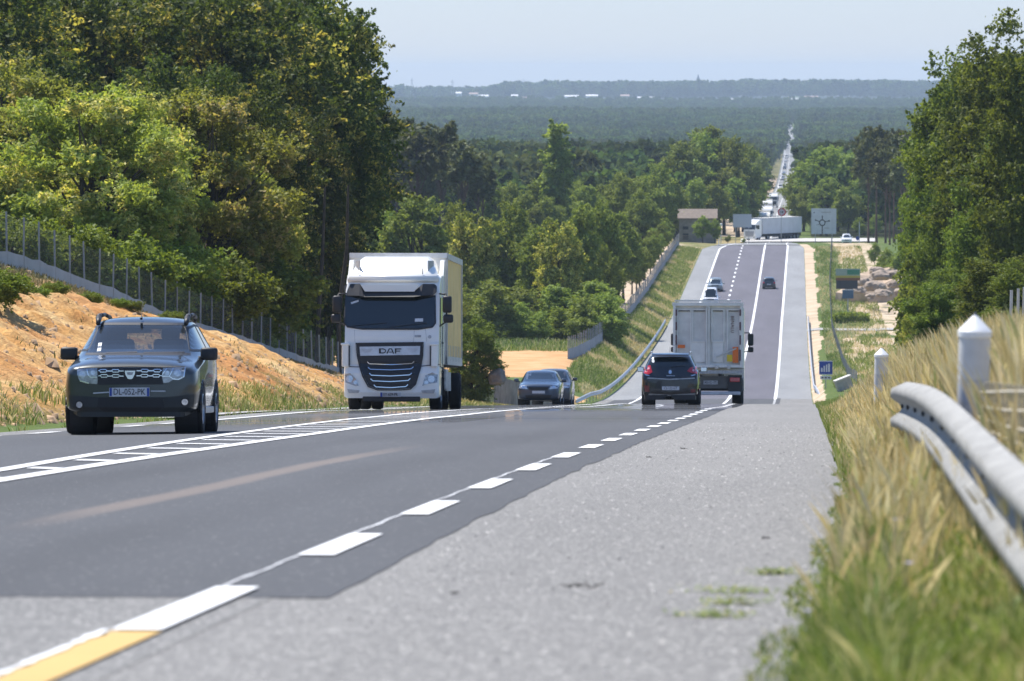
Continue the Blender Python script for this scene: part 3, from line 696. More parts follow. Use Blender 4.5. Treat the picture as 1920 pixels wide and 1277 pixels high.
for i, (x, d, yt, lb) in enumerate([
    (1275, 1090, 262, 'tree at the left end of the clump left of the far road'), (1300, 1110, 240, 'rounded tree top in the clump left of the far road'),
    (1330, 1130, 232, 'highest tree of the clump left of the far road'), (1358, 1110, 250, 'tree right of the highest one in the clump left of the far road'),
    (1385, 1150, 268, 'dark pointed tree nearest the far road'), (1405, 1200, 300, 'lower dark tree at the verge of the far road'),
    (1300, 1040, 330, 'tree directly behind the stone barn roof'), (1345, 1050, 335, 'tree right behind the stone barn gable'),
    (1380, 1080, 330, 'tree left of the queue of trucks'), (1265, 1030, 345, 'tree left behind the stone barn'),
    (1405, 1130, 350, 'small dark tree beside the queue of trucks'), (1420, 1500, 285, 'light green tree left of the bend of the far road')]):
    tree('mid' if i % 2 else 'mid2', x, d, yt, lb, 'tree', G6, 1.1, i, name='broadleaf_tree')
G7 = 'round trees right of the far road'
for i, (x, d, yt, lb) in enumerate([
    (1507, 1150, 300, 'round tree nearest the far road on its right side'), (1535, 1130, 272, 'tall round tree above the roundabout board'),
    (1570, 1150, 268, 'tallest round tree behind the roundabout board'), (1603, 1140, 285, 'round tree left of the bare pine trunks'),
    (1500, 1100, 345, 'low tree above the crossing trailer'), (1545, 1090, 330, 'grey green tree right above the roundabout board'),
    (1590, 1080, 345, 'dark tree right of the roundabout board'), (1625, 1100, 330, 'tree behind the bare pine trunks'),
    (1610, 1060, 405, 'low pale green shrubby tree right of the roundabout board'), (1640, 1050, 400, 'low shrubby tree under the pines')]):
    tree('mid2' if i % 2 else 'mid', x, d, yt, lb, 'tree', G7, 1.2, i, name='round_tree')
G8 = 'tall bare trunked pines on the right'
for i, (x, d, yt) in enumerate([(1628, 930, 252), (1643, 950, 232), (1660, 915, 262), (1676, 940, 238), (1690, 900, 250), (1708, 930, 240), (1668, 890, 290), (1698, 870, 280)]):
    tree('pine' if i % 2 else 'pine2', x, d, yt, ['leftmost', 'tallest', 'third', 'fourth', 'fifth', 'rightmost', 'lower front', 'lower right'][i]+' tall pine with bare trunk left of the big right oaks', 'pine tree', G8, .95, i)
# right: big oaks
G9 = 'large oaks on the right'
for i, (x, d, yt, k, wf, lb) in enumerate([
    (1905, 345, 12, 'oak', 1.0, 'tallest oak at the right edge of the photo'), (1832, 360, 78, 'oak2', .95, 'oak with a ragged top left of the tallest right oak'),
    (1768, 385, 160, 'oak', .72, 'leftmost large oak leaning towards the road on the right'), (1945, 320, 70, 'oak2', .9, 'oak half cut off by the right edge'),
    (1860, 330, 250, 'oak', .9, 'lower bushy oak right behind the white marker post'), (1780, 350, 330, 'oak2', .75, 'lower oak crown between marker post and rocks'),
    (1737, 372, 430, 'mid', .75, 'small round tree at the foot of the right oaks'), (1790, 405, 120, 'oak2', .7, 'slender oak top behind the leftmost large oak')]):
    tree(k, x, d, yt, lb, 'oak tree', G9, wf, i, name='oak_tree')
for i, (k, x, d, yt, wf, lb) in enumerate([('chest', 1722, 300, 560, .7, 'yellow green bush left of the marker post'), ('oak2', 1765, 262, 520, 1.5, 'bush behind the tall dry grass'), ('oak', 1805, 280, 480, 1.5, 'dark bush below the oaks'),
    ('oak2', 1875, 250, 470, 1.6, 'bush right of the marker post'), ('oak', 1925, 240, 480, 1.6, 'bush at the right edge under the oaks'), ('mid', 1668, 720, 462, 1.2, 'bush left of the rocks on the right'), ('mid2', 1700, 700, 455, 1.3, 'bush above the pile of rocks'), ('mid', 1640, 800, 452, 1.0, 'small dark bush beside the brown path')]):
    tree(k, x, d, yt, lb, 'bush', 'bushes on the right', wf, i, name='bush')
# bank shrubs
for i, (x, d, w) in enumerate([(10, 150, .8), (95, 168, .55), (165, 172, .55), (245, 184, .5), (318, 202, .62), (60, 160, .5), (-22, 140, 1.1), (218, 182, .4), (392, 222, .55)]):
    X = (x-XV)*d/F; s = w*.8
    e = empty('shrub', (X, d, gz(X, d)-.05), (0, 0, i)); e.scale = (s*1.1, s*1.1, s*.75)
    tag(e, ['large shrub at the left edge on the bank', 'small green shrub on the bank crest below the fence, first from left', 'small shrub on the bank crest, second from left', 'tuft like shrub on the crest before the fence bends', 'bright yellow green shrub on the bank above the car roof', 'low shrub below the tall white fence post', 'shrub cut by the left edge', 'tiny shrub beside the grey fence sheet', 'small shrub low by the fence right of the car'][i], 'shrub', 'shrubs on the earth bank')
    link(D.objects.new('stems', PROTO['bush'][2]), e); link(D.objects.new('foliage', PROTO['bush'][1]), e)
# far forest as one mass per kind (geometry nodes instances of a low crown)
def scatter(name, pts, sc, src_mesh, seed, kindname=None):
    me = D.meshes.new(name); me.vertices.add(len(pts)); me.vertices.foreach_set('co', np.asarray(pts, np.float32).ravel())
    a = me.attributes.new('sc', 'FLOAT', 'POINT'); a.data.foreach_set('value', np.asarray(sc, np.float32))
    o = D.objects.new(name, me); link(o); o['kind'] = 'stuff'
    src = D.objects.new(name+'_leafage', src_mesh)
    g = D.node_groups.new(name, 'GeometryNodeTree'); g.interface.new_socket('Geometry', in_out='INPUT', socket_type='NodeSocketGeometry'); g.interface.new_socket('Geometry', in_out='OUTPUT', socket_type='NodeSocketGeometry')
    gi = g.nodes.new('NodeGroupInput'); go = g.nodes.new('NodeGroupOutput'); ip = g.nodes.new('GeometryNodeInstanceOnPoints'); ob = g.nodes.new('GeometryNodeObjectInfo')
    ob.inputs['Object'].default_value = src; ob.inputs['As Instance'].default_value = True
    na = g.nodes.new('GeometryNodeInputNamedAttribute'); na.data_type = 'FLOAT'; na.inputs['Name'].default_value = 'sc'
    rv = g.nodes.new('FunctionNodeRandomValue'); rv.data_type = 'FLOAT_VECTOR'; rv.inputs[1].default_value = (0.12, 0.12, 6.28); rv.inputs['Seed'].default_value = seed
    g.links.new(gi.outputs[0], ip.inputs['Points']); g.links.new(ob.outputs['Geometry'], ip.inputs['Instance']); g.links.new(na.outputs['Attribute'], ip.inputs['Scale']); g.links.new(rv.outputs[0], ip.inputs['Rotation']); g.links.new(ip.outputs[0], go.inputs[0])
    md = o.modifiers.new('scatter', 'NODES'); md.node_group = g
    return o
def crown_mesh(name, seed, env, cz, nl, lr, nleaf, size, mat, elong=1.4):
    V, Fq, _, _ = crown_arrays(seed, env, cz, nl, lr, nleaf, size, .25, .2, None, elong); me = D.meshes.new(name); n = len(Fq)
    me.vertices.add(len(V)); me.vertices.foreach_set('co', V.astype(np.float32).ravel()); me.loops.add(4*n); me.loops.foreach_set('vertex_index', Fq.ravel().astype(np.int32))
    me.polygons.add(n); me.polygons.foreach_set('loop_start', np.arange(0, 4*n, 4, dtype=np.int32)); me.polygons.foreach_set('loop_total', np.full(n, 4, dtype=np.int32)); me.update(calc_edges=True); me.materials.append(mat); return me
fm1 = crown_mesh('forest_leafage_broad', 21, (4.6, 4.6, 4.6), 7.6, 24, 1.6, 700, 1.2, LM['far']); fm2 = crown_mesh('forest_leafage_pine', 22, (3.6, 3.6, 3.2), 10.5, 12, 1.5, 380, 1.3, LM['farpine'])
def llim(d): return np.interp(d, [600, 980, 1060, 1300, 2500, 3200, 5200, 5400], [-24, -60, -20, -17, -15.5, -12, -11, 400])
def rlim(d): return np.interp(d, [900, 1060, 1100, 2300, 2700, 5200, 5400], [40, 14, 3.5, 5.0, 2.5, 2.0, -400])
def fpoints(d0, d1, step, seed):
    r = np.random.default_rng(seed); out = []
    dd = d0
    while dd < d1:
        hw0 = (-1560)*dd/F-8; hw1 = (480)*dd/F+8; n = int((hw1-hw0)/step)
        X = hw0+(np.arange(n)+.5+r.uniform(-.45, .45, n))*step; Y = dd+r.uniform(-.5, .5, n)*step
        keep = (X < llim(Y)) | (X > rlim(Y)); out.append(np.stack([X[keep], Y[keep]], 1)); dd += step
    return np.concatenate(out)
def mass(name, d0, d1, step, seed, mesh, s0, s1, keepf=None, sink=0):
    p = fpoints(d0, d1, step, seed); 
    if keepf is not None: p = p[keepf(p)]
    z = road_z(p[:, 1])+cross(p[:, 0], p[:, 1])-sink; r = np.random.default_rng(seed+1)
    scatter(name, np.concatenate([p, z[:, None]], 1), r.uniform(s0, s1, len(p)), mesh, seed)
nz_ = lambda p: fbm(p[:, 0]*.004, p[:, 1]*.0025, 3, 77)
mass('forest', 700, 1300, 8.5, 31, fm1, .65, 1.0, lambda p: ((p[:, 0] < -32) & (p[:, 1] > 920) | (p[:, 1] > 1060)) & (nz_(p) > .42))
mass('forest', 900, 1300, 7.5, 32, fm2, .75, 1.15, lambda p: ((p[:, 0] < -60) & (p[:, 1] > 920) | (p[:, 1] > 1060)) & (nz_(p) < .52))
mass('forest', 1300, 2800, 11, 33, fm1, .75, 1.25, lambda p: nz_(p) > .45)
mass('forest', 1300, 2800, 10, 34, fm2, .8, 1.25, lambda p: nz_(p) < .53)
mass('forest', 2800, 5300, 15, 35, fm1, .85, 1.35, None)
mass('forest', 5300, 7500, 20, 36, fm1, .6, 1.1, None)
mass('hill_forest', 9000, 11700, 32, 37, fm1, 1.4, 2.6, None)
# ---------------------------------------------------------------- vehicle tools
def evalmesh(o):
    bpy.context.view_layer.update(); dg = bpy.context.evaluated_depsgraph_get(); return D.meshes.new_from_object(o.evaluated_get(dg))
def inpoly(u, v, poly):
    c = False; n = len(poly); j = n-1
    for i in range(n):
        if (poly[i][1] > v) != (poly[j][1] > v) and u < (poly[j][0]-poly[i][0])*(v-poly[i][1])/(poly[j][1]-poly[i][1])+poly[i][0]: c = not c
        j = i
    return c
AX = {'F': ((0, -1, 0), lambda u, v: (u, 20, v)), 'B': ((0, 1, 0), lambda u, v: (u, -30, v)), 'R': ((-1, 0, 0), lambda u, v: (20, u, v)),
      'L': ((1, 0, 0), lambda u, v: (-20, u, v)), 'T': ((0, 0, -1), lambda u, v: (u, v, 20))}
def stroke(pts, w, closed=False):
    P_ = [Vector(p) for p in pts]; n = len(P_); Lp = []; Rp = []
    for i in range(n):
        a = P_[i-1] if (i > 0 or closed) else P_[i]; b = P_[(i+1) % n] if (i < n-1 or closed) else P_[i]
        t = (b-a); t = t.normalized() if t.length > 0 else Vector((1, 0)); q = Vector((-t.y, t.x))*w/2
        Lp.append(P_[i]+q); Rp.append(P_[i]-q)
    quads = []
    for i in range(n if closed else n-1):
        j = (i+1) % n; quads.append([tuple(Lp[i]), tuple(Lp[j]), tuple(Rp[j]), tuple(Rp[i])])
    return quads
def circ(cx, cy, r, n=14, ry=None): return [(cx+r*math.cos(2*PI*i/n), cy+(ry or r)*math.sin(2*PI*i/n)) for i in range(n)]
def patch(name, polys, ax, mat, parent, bvh, off=.006, grid=.08, back=.012, smooth=True, default=0):
    """flat outline(s) laid onto a body surface as a thin plate that follows it"""
    if polys and isinstance(polys[0][0], (int, float)): polys = [polys]
    d, org = AX[ax]; d = Vector(d); bm = bmesh.new()
    for poly in polys:
        bm.faces.new([bm.verts.new((p[0], p[1], 0)) for p in poly])
    us = [v.co.x for v in bm.verts]; vs = [v.co.y for v in bm.verts]
    for lo, hi, nrm in ((min(us), max(us), (1, 0, 0)), (min(vs), max(vs), (0, 1, 0))):
        k = math.ceil(lo/grid)
        while k*grid < hi:
            co = Vector(nrm)*k*grid; bmesh.ops.bisect_plane(bm, geom=bm.verts[:]+bm.edges[:]+bm.faces[:], plane_co=co, plane_no=Vector(nrm)); k += 1
    last = None; res = {}
    miss = []
    for v in bm.verts:
        o = Vector(org(v.co.x, v.co.y)); h = bvh.ray_cast(o, d) if bvh else (None,)
        if h[0] is None: miss.append(v); res[v] = None
        else: res[v] = h[0]
    hits = [r for r in res.values() if r is not None]
    for v in bm.verts:
        r = res[v]
        if r is None:
            o = Vector(org(v.co.x, v.co.y))
            if hits:
                q = min(hits, key=lambda h_: (h_-o).length_squared-((h_-o).dot(d))**2); t = (q-o).dot(d)
            else: t = (Vector((default, default, default))-o).dot(d)
            r = o+d*t
        v.co = r-d*off
    be = [e for e in bm.edges if e.is_boundary]
    ex = bmesh.ops.extrude_edge_only(bm, edges=be)
    for g in ex['geom']:
        if isinstance(g, bmesh.types.BMVert): g.co += d*(off+back)
    bmesh.ops.recalc_face_normals(bm, faces=bm.faces)
    f0 = bm.faces[0] if False else None
    me = D.meshes.new(name); bm.to_mesh(me); bm.free()
    # front faces must look against d
    if len(me.polygons):
        s = sum((p.normal.dot(-d))*p.area for p in me.polygons)
        if s < 0: me.flip_normals()
    me.materials.append(mat); return link(D.objects.new(name, me), parent)
def text_mesh(name, s, size, mat, parent, loc, rot, ext=.002, sx=1.0):
    cu = D.curves.new(name, 'FONT'); cu.body = s; cu.size = size; cu.extrude = ext; cu.align_x = 'CENTER'; cu.align_y = 'CENTER'; cu.resolution_u = 2
    o = D.objects.new(name, cu); C.objects.link(o); me = evalmesh(o); D.objects.remove(o); D.curves.remove(cu)
    me.name = name; me.materials.clear(); me.materials.append(mat)
    t = D.objects.new(name, me); link(t, parent); t.location = loc; t.rotation_euler = rot; t.scale = (sx, 1, 1); return t
def ring(st):
    w, zb, zt = st['w'], st['zb'], st['zt']
    if 'zr' in st:
        zr, wr = st['zr'], st['wr']
        p = [(0, zb), (w*.8, zb), (w*.965, zb+.07), (w*.995, zb+.38*(zt-zb)), (w, zb+.72*(zt-zb)), (w*.975, zt-.03), (w*.945, zt+.01),
             (w*.945*.35+wr*.65, zt*.38+zr*.62), (wr+.015, zr-.055), (wr*.72, zr-.005), (0, zr+.012)]
    else:
        h = st.get('crown', .03)
        p = [(0, zb), (w*.8, zb), (w*.965, zb+.07), (w*.995, zb+.38*(zt-zb)), (w, zb+.66*(zt-zb)), (w*.972, zt-.085), (w*.905, zt-.028),
             (w*.79, zt-.002), (w*.62, zt+h*.6), (w*.35, zt+h*.9), (0, zt+h)]
    return p
def loft_body(sts, levels=3, arches=(), rad=.36, cuts=()):
    bm = bmesh.new(); rows = []
    for s in sts:
        h = ring(s); R = [bm.verts.new((x, s['y'], z)) for x, z in h]; Lf = [R[0]]+[bm.verts.new((-x, s['y'], z)) for x, z in h[1:-1]]+[R[-1]]
        rows.append((R, Lf))
    for a, b in zip(rows, rows[1:]):
        for i in range(10):
            bm.faces.new((a[0][i], a[0][i+1], b[0][i+1], b[0][i])); bm.faces.new((a[1][i+1], a[1][i], b[1][i], b[1][i+1]))
    for r in (rows[0], rows[-1]):
        for i in range(10):
            q = [r[0][i], r[0][i+1], r[1][i+1], r[1][i]]; u = []
            for v in q:
                if v not in u: u.append(v)
            bm.faces.new(u)
    cr = bm.edges.layers.float.new('crease_edge')
    for r in rows:
        pass
    for a, b in zip(rows, rows[1:]):
        for side in (0, 1):
            for i, c in ((5, .45), (6, .35), (2, .4), (8, .2)):
                e = bm.edges.get((a[side][i], b[side][i]))
                if e: e[cr] = c
    bmesh.ops.recalc_face_normals(bm, faces=bm.faces)
    me = D.meshes.new('tmp'); bm.to_mesh(me); bm.free(); o = D.objects.new('tmp', me); C.objects.link(o)
    md = o.modifiers.new('s', 'SUBSURF'); md.levels = levels; md.render_levels = levels
    m2 = evalmesh(o); D.objects.remove(o)
    bvh = BVHTree.FromPolygons([v.co.copy() for v in m2.vertices], [tuple(p.vertices) for p in m2.polygons])
    bm = bmesh.new(); bm.from_mesh(m2); kill = []
    for f in bm.faces:
        c = f.calc_center_median(); n = f.normal
        for ay in arches:
            if abs(c.x) > .6*abs(sts[3]['w']) and (c.y-ay)**2+(c.z-rad*.94)**2 < (rad*1.13)**2: kill.append(f); break
        else:
            for ax, poly in cuts:
                if ax == 'F' and n.y > .15 and inpoly(c.x, c.z, poly): kill.append(f); break
                if ax == 'B' and n.y < -.15 and inpoly(c.x, c.z, poly): kill.append(f); break
                if ax == 'S' and abs(n.x) > .3 and inpoly(c.y, c.z, poly): kill.append(f); break
    bmesh.ops.delete(bm, geom=kill, context='FACES')
    for v in bm.verts:
        if v.is_boundary:
            for ay in arches:
                dy, dz = v.co.y-ay, v.co.z-rad*.94; r = math.hypot(dy, dz)
                if abs(r-rad*1.13) < .09 and abs(v.co.x) > .5*sts[3]['w']: v.co.y = ay+dy/r*rad*1.13; v.co.z = rad*.94+dz/r*rad*1.13
    bm.to_mesh(m2); bm.free(); m2.polygons.foreach_set('use_smooth', [True]*len(m2.polygons)); return m2, bvh
WM = {}
def wheel(parent, x, y, r, w, dual=False, alloy='alloy', name='wheel'):
    key = (r, w, dual, alloy)
    if key not in WM:
        mb = MB(); h = w/2; prof = [(r*.6, -h*.9), (r*.93, -h), (r*.985, -h*.8), (r, -h*.4), (r, h*.4), (r*.985, h*.8), (r*.93, h), (r*.6, h*.9)]
        mb.lathe(prof, 'x', 40)
        for g in (-.45, 0, .45): pass
        if dual:
            mb.lathe([(q, z+w*1.12) for q, z in prof], 'x', 40)
        a = mb.done('t', M['rubber']); mt = a.data; mt.polygons.foreach_set('use_smooth', [True]*len(mt.polygons)); D.objects.remove(a)
        mb = MB(); mb.lathe([(r*.62, -h*.8), (r*.6, h*.9), (r*.56, h*.95), (r*.54, h*.5), (r*.16, h*.45), (r*.14, h*.7), (0.001, h*.72)], 'x', 24)
        for i in range(5):
            t = 2*PI*i/5; mb.box((h*.62, math.cos(t)*r*.33, math.sin(t)*r*.33), (h*.35, r*.5, r*.12), (t, 0, 0))
        a = mb.done('t', M[alloy]); mr = a.data; D.objects.remove(a); WM[key] = (mt, mr)
    mt, mr = WM[key]; s = 1 if x > 0 else -1
    o = link(D.objects.new(name, None), parent); o.empty_display_size = .1; o.location = (x, y, r-.006); o.rotation_euler = (0, 0, 0 if x > 0 else PI)
    if dual: o.location.x -= s*w*.56*0
    link(D.objects.new('tyre', mt), o)
    ro = link(D.objects.new('rim', mr), o)
    return o
def place(root, x, y, heading=PI, extra=0, dz=0):
    """stand a vehicle on the road at (x, y); heading 0 drives away, pi comes closer"""
    s = math.atan(road_slope(y)); z = float(road_z(y)+camber(x))+.016+dz
    Rm = Matrix.Translation((x, y, z)) @ Matrix.Rotation(s, 4, 'X') @ Matrix.Rotation(heading, 4, 'Z')
    root.matrix_world = Rm; root.location = (x, y, z); root.rotation_euler = Rm.to_euler()
def base_stations(Lc, W, H, hood, cowl=1.0, rooff=.25, nose=0, rear='suv', zb=.24, belt=1.07):
    h = W/2; a = Lc/2; q = a/2.15
    s = [dict(y=a, w=h*.74, zb=zb+.16, zt=hood-.15, crown=.02), dict(y=a-.04, w=h*.90, zb=zb+.05, zt=hood-.06), dict(y=a-.17, w=h*.975, zb=zb, zt=hood-.01, crown=.04),
         dict(y=a-.6, w=h*.995, zb=zb, zt=hood+.03, crown=.05), dict(y=cowl*q, w=h, zb=zb, zt=belt-.02, crown=.045),
         dict(y=rooff*q, w=h, zb=zb, zt=belt, zr=H-.075, wr=h*.66), dict(y=(rooff-.35)*q, w=h, zb=zb, zt=belt+.005, zr=H-.02, wr=h*.685),
         dict(y=-.8*q, w=h, zb=zb, zt=belt+.015, zr=H, wr=h*.69), dict(y=-1.5*q, w=h*.995, zb=zb, zt=belt+.03, zr=H-.03, wr=h*.67)]
    if rear == 'suv':
        s += [dict(y=-1.82*q, w=h*.98, zb=zb, zt=belt+.035, zr=H-.09, wr=h*.64), dict(y=-2.06*q, w=h*.965, zb=zb, zt=belt-.02, crown=.0),
              dict(y=-2.12*q, w=h*.94, zb=zb+.05, zt=belt-.12, crown=.0), dict(y=-a, w=h*.84, zb=zb+.16, zt=belt-.25, crown=.0)]
    elif rear == 'van':
        s += [dict(y=-2.0*q, w=h*.985, zb=zb, zt=belt+.035, zr=H-.05, wr=h*.67), dict(y=-2.11*q, w=h*.97, zb=zb, zt=belt, zr=H-.15, wr=h*.64), dict(y=-a, w=h*.86, zb=zb+.14, zt=belt-.02, zr=H-.3, wr=h*.6)]
    return s
def S4(**k): return k
def mirrors(root, h, y, z, m, s=1.0):
    for sd in (-1, 1):
        mb = MB(); mb.box((sd*(h+.12), y, z), (.20*s, .12, .15*s), bev=.035); mb.box((sd*(h+.01), y, z-.05), (.10, .05, .04))
        o = mb.done('mirror', m, root, smooth=True)
        mb = MB(); mb.box((sd*(h+.12), y-.065, z), (.16*s, .006, .11*s)); mb.done('mirror_glass', M['chrome'], o)
def underside(root, L_, W_, zb, arches, r):
    mb = MB(); mb.box((0, 0, zb+.14), (W_*.78, L_*.86, .18)); mb.box((0, 0, zb+.35), (W_*.7, L_*.8, .3))
    for ay in arches:
        for sd in (-1, 1):
            mb.lathe([(r*1.1, sd*W_*.30), (r*1.12, sd*W_*.47)], 'x', 20, (0, ay, r))
    for ay in arches: mb.cyl((-W_*.42, ay, r), (W_*.42, ay, r), .05)
    mb.done('underbody', M['inside'], root)
def simple_car(name, label, cat, Lc, W, H, hood, paint, group=None, rear='suv', r=.32, zb=.2, belt=.95, detail=True, glassm='glass', cowl=1.0, rooff=.25):
    root = empty(name); tag(root, label, cat, group)
    arches = (Lc*.315, -Lc*.30)
    me, bvh = loft_body(base_stations(Lc, W, H, hood, cowl, rooff, rear=rear, zb=zb, belt=belt), 3 if detail else 2, arches, r)
    me.materials.append(paint); mesh_obj('body', me, None, root); underside(root, Lc, W, zb, arches, r)
    h = W/2
    G = M[glassm]
    patch('windscreen', [(-h*.79, belt+.03), (h*.79, belt+.03), (h*.60, H-.11), (-h*.60, H-.11)], 'F', G, root, bvh, .006, .12)
    zt = belt+.06
    patch('rear_window', [(-h*.70, zt+.03), (h*.70, zt+.03), (h*.56, H-.14), (-h*.56, H-.14)], 'B', G, root, bvh, .006, .12)
    q = Lc/4.3
    for sd, ax in ((1, 'R'), (-1, 'L')):
        patch('side_window', [(.72*q, zt), (.12*q, H-.16), (-.38*q, H-.13), (-.38*q, zt)], ax, G, root, bvh, .005, .15)
        patch('side_window', [(-.44*q, zt), (-.44*q, H-.13), (-1.15*q, H-.15), (-1.3*q, zt+.04)], ax, G, root, bvh, .005, .15)
    for sx in (-1, 1):
        patch('headlight', [(sx*h*.50, hood-.20), (sx*h*.88, hood-.17), (sx*h*.92, hood-.05), (sx*h*.55, hood-.08)], 'F', M['lamp'], root, bvh, .012)
        patch('tail_light', [(sx*h*.62, belt-.22), (sx*h*.92, belt-.22), (sx*h*.93, belt), (sx*h*.72, belt)], 'B', M['red'], root, bvh, .012)
        for ay in arches: wheel(root, sx*(h-.11), ay, r, .2)
    patch('grille', [(-h*.42, hood-.24), (h*.42, hood-.24), (h*.46, hood-.11), (-h*.46, hood-.11)], 'F', M['black'], root, bvh, .01)
    patch('bumper_intake', [(-h*.55, zb+.08), (h*.55, zb+.08), (h*.62, zb+.22), (-h*.62, zb+.22)], 'F', M['black'], root, bvh, .008)
    for ax, zc in (('F', hood-.32), ('B', .62)):
        patch('number_plate', [(-.26, zc-.055), (.26, zc-.055), (.26, zc+.055), (-.26, zc+.055)], ax, M['plate'], root, bvh, .02)
    mirrors(root, h-.02, .62*q, belt+.08, paint)
    return root, bvh
def car_paint(name, c, metal=.3, rough=.3): return plain(name, c, rough, metal, coat=.9, vary=.06, scale=3)
# ---------------------------------------------------------------- dark SUV, oncoming, nearest
def dark_suv():
    root = empty('oncoming_suv'); tag(root, 'dark grey-green SUV with roof rails driving towards the camera on the left', 'car')
    Pm = car_paint('dark_green_grey_metallic', (.045, .052, .052), .5, .32)
    Lc, W, H = 4.31, 1.82, 1.60; r = .345; arches = (1.30, -1.37); zb = .26; belt = 1.07
    I = lambda x, y: (-(x-700)/665, (1195-y)/665)
    ws = [(-.70, 1.09), (.70, 1.09), (.585, 1.485), (-.585, 1.485)]
    rw = [(-.60, 1.14), (.60, 1.14), (.50, 1.46), (-.50, 1.46)]
    sw1 = [(.80, 1.13), (.22, 1.44), (-.36, 1.48), (-.36, 1.13)]; sw2 = [(-.44, 1.13), (-.44, 1.48), (-1.22, 1.46), (-1.36, 1.16)]
    sts = base_stations(Lc, W, H, .97, 1.0, .25, zb=zb, belt=belt)
    sts[0].update(w=.77, zb=.33, zt=.855, crown=.012); sts[1].update(w=.85, zb=.27, zt=.905, crown=.02); sts[2].update(w=.895, zt=.935, crown=.05); sts[3].update(zt=.985, crown=.06); sts[4].update(zt=1.03)
    shr = lambda p, k: [(a*k+(1-k)*sum(q[0] for q in p)/len(p), b*k+(1-k)*sum(q[1] for q in p)/len(p)) for a, b in p]
    me, bvh = loft_body(sts, 4, arches, r, [('F', shr(ws, .97)), ('B', shr(rw, .95)), ('S', shr(sw1, .95)), ('S', shr(sw2, .95))])
    me.materials.append(Pm); mesh_obj('body', me, None, root); underside(root, Lc, W, zb, arches, r)
    ptc = lambda n, poly, mt, off=.01, par=root, ax='F', g=.06: patch(n, poly, ax, mt, par, bvh, off, g)
    wsc = ptc('windscreen', ws, M['glass_clear'], .004)
    ptc('windscreen_seal', stroke([(-.71, 1.075), (.71, 1.075), (.592, 1.492), (-.592, 1.492)], .035, True), M['black'], .008, wsc)
    ptc('rear_window', rw, M['glass_clear'], .004, ax='B')
    for ax in 'LR':
        for sw in (sw1, sw2):
            o = ptc('side_window', sw, M['glass'], .004, ax=ax); ptc('window_seal', stroke(sw, .03, True), M['black'], .007, o, ax)
    # grille and chrome links
    g = ptc('grille', [I(405, 606), I(986, 602), I(988, 752), I(412, 757)], M['black'], .008)
    mir = lambda x: 1390-x
    for yy, xs in ((632, (824, 934)), (677, (822, 926))):
        for f_ in (lambda x: x, mir):
            sh = 0 if f_(1) == 1 else 3
            for xc in xs: ptc('chrome_link', stroke([I(f_(xc-32), yy+sh-6), I(f_(xc-24), yy+sh-13), I(f_(xc+24), yy+sh-13), I(f_(xc+32), yy+sh-6), I(f_(xc+24), yy+sh+10), I(f_(xc-24), yy+sh+10)], .011, True), M['chrome'], .018, g, g=.5)
            ptc('chrome_bar', stroke([I(f_(752), yy+sh), I(f_(xs[0]-32), yy+sh)], .013)+stroke([I(f_(xs[0]+32), yy+sh), I(f_(xs[1]-32), yy+sh)], .013)+stroke([I(f_(xs[1]+32), yy+sh-2), I(f_(976), yy+sh-3)], .011), M['chrome'], .018, g, g=.5)
    b = ptc('badge', [I(648, 632), I(742, 632), I(736, 665), I(718, 700), I(706, 706), I(684, 706), I(672, 700), I(654, 665)], M['chrome'], .03, g)
    ptc('badge_inset', [I(664, 645), I(726, 645), I(716, 670), I(674, 670)], M['galv_dull'], .036, b)
    hlm = plain('smoked_lamp', (.34, .36, .38), .15, .5, coat=1, vary=.45, scale=16)
    hl = ptc('headlight', [I(222, 615), I(402, 608), I(408, 700), I(404, 752), I(300, 745), I(245, 722), I(226, 668)], hlm, .016)
    ptc('headlight_chrome', stroke([I(312, 622), I(322, 665), I(340, 690), I(400, 690)], .012)+stroke([I(250, 722), I(330, 744)], .016), M['chrome'], .026, hl)
    ptc('headlight_lens', [circ(*I(272, 665), .045), circ(*I(365, 650), .032)], M['lamp'], .022, hl)
    hl = ptc('headlight', [I(985, 606), I(1188, 596), I(1178, 684), I(1130, 714), I(1072, 712), I(1040, 735), I(990, 740), I(978, 690)], hlm, .016)
    ptc('headlight_chrome', stroke([I(1022, 608), I(984, 658), I(980, 680), I(1044, 680), I(1078, 608)], .011)+stroke([I(1182, 600), I(1170, 686), I(1120, 708), I(1074, 702), I(1046, 682)], .011), M['chrome'], .026, hl)
    ptc('headlight_lens', [circ(*I(1115, 650), .048), circ(*I(1025, 650), .030)], M['lamp'], .022, hl)
    low = plain('dark_bumper_plastic', (.024, .027, .028), .55)
    ptc('lower_bumper', [I(150, 850), I(400, 868), I(1000, 866), I(1262, 840), I(1250, 1000), I(1160, 1040), I(240, 1042), I(165, 1000)], low, .012)
    ptc('bumper_intake', [I(415, 872), I(985, 872), I(1005, 955), I(940, 990), I(460, 990), I(405, 955)], M['ink'], .018)
    for sl in ([I(368, 832), I(515, 822)], [I(880, 812), I(1008, 812)]): ptc('bumper_slot', stroke(sl, .016), M['galv'], .02)
    for c in (I(245, 935), I(1180, 908)):
        f = ptc('fog_light', circ(c[0], c[1], .062), M['ink'], .014); ptc('fog_lens', circ(c[0], c[1], .042), M['lamp'], .024, f)
    ptc('bonnet_edge', stroke([I(232, 607), I(420, 600), I(700, 590), I(980, 597), I(1175, 592)], .010), M['ink'], .006)
    pl = ptc('number_plate', [I(512, 784), I(868, 780), I(868, 858), I(512, 862)], M['plate'], .045, g=.5)
    y0 = max(v.co.y for v in pl.data.vertices)+.003
    zc = (I(0, 821)[1])
    text_mesh('plate_text', 'DL-052-PK', .118, M['ink'], pl, (I(690, 0)[0], y0, zc), (PI/2, 0, PI), .002, .80)
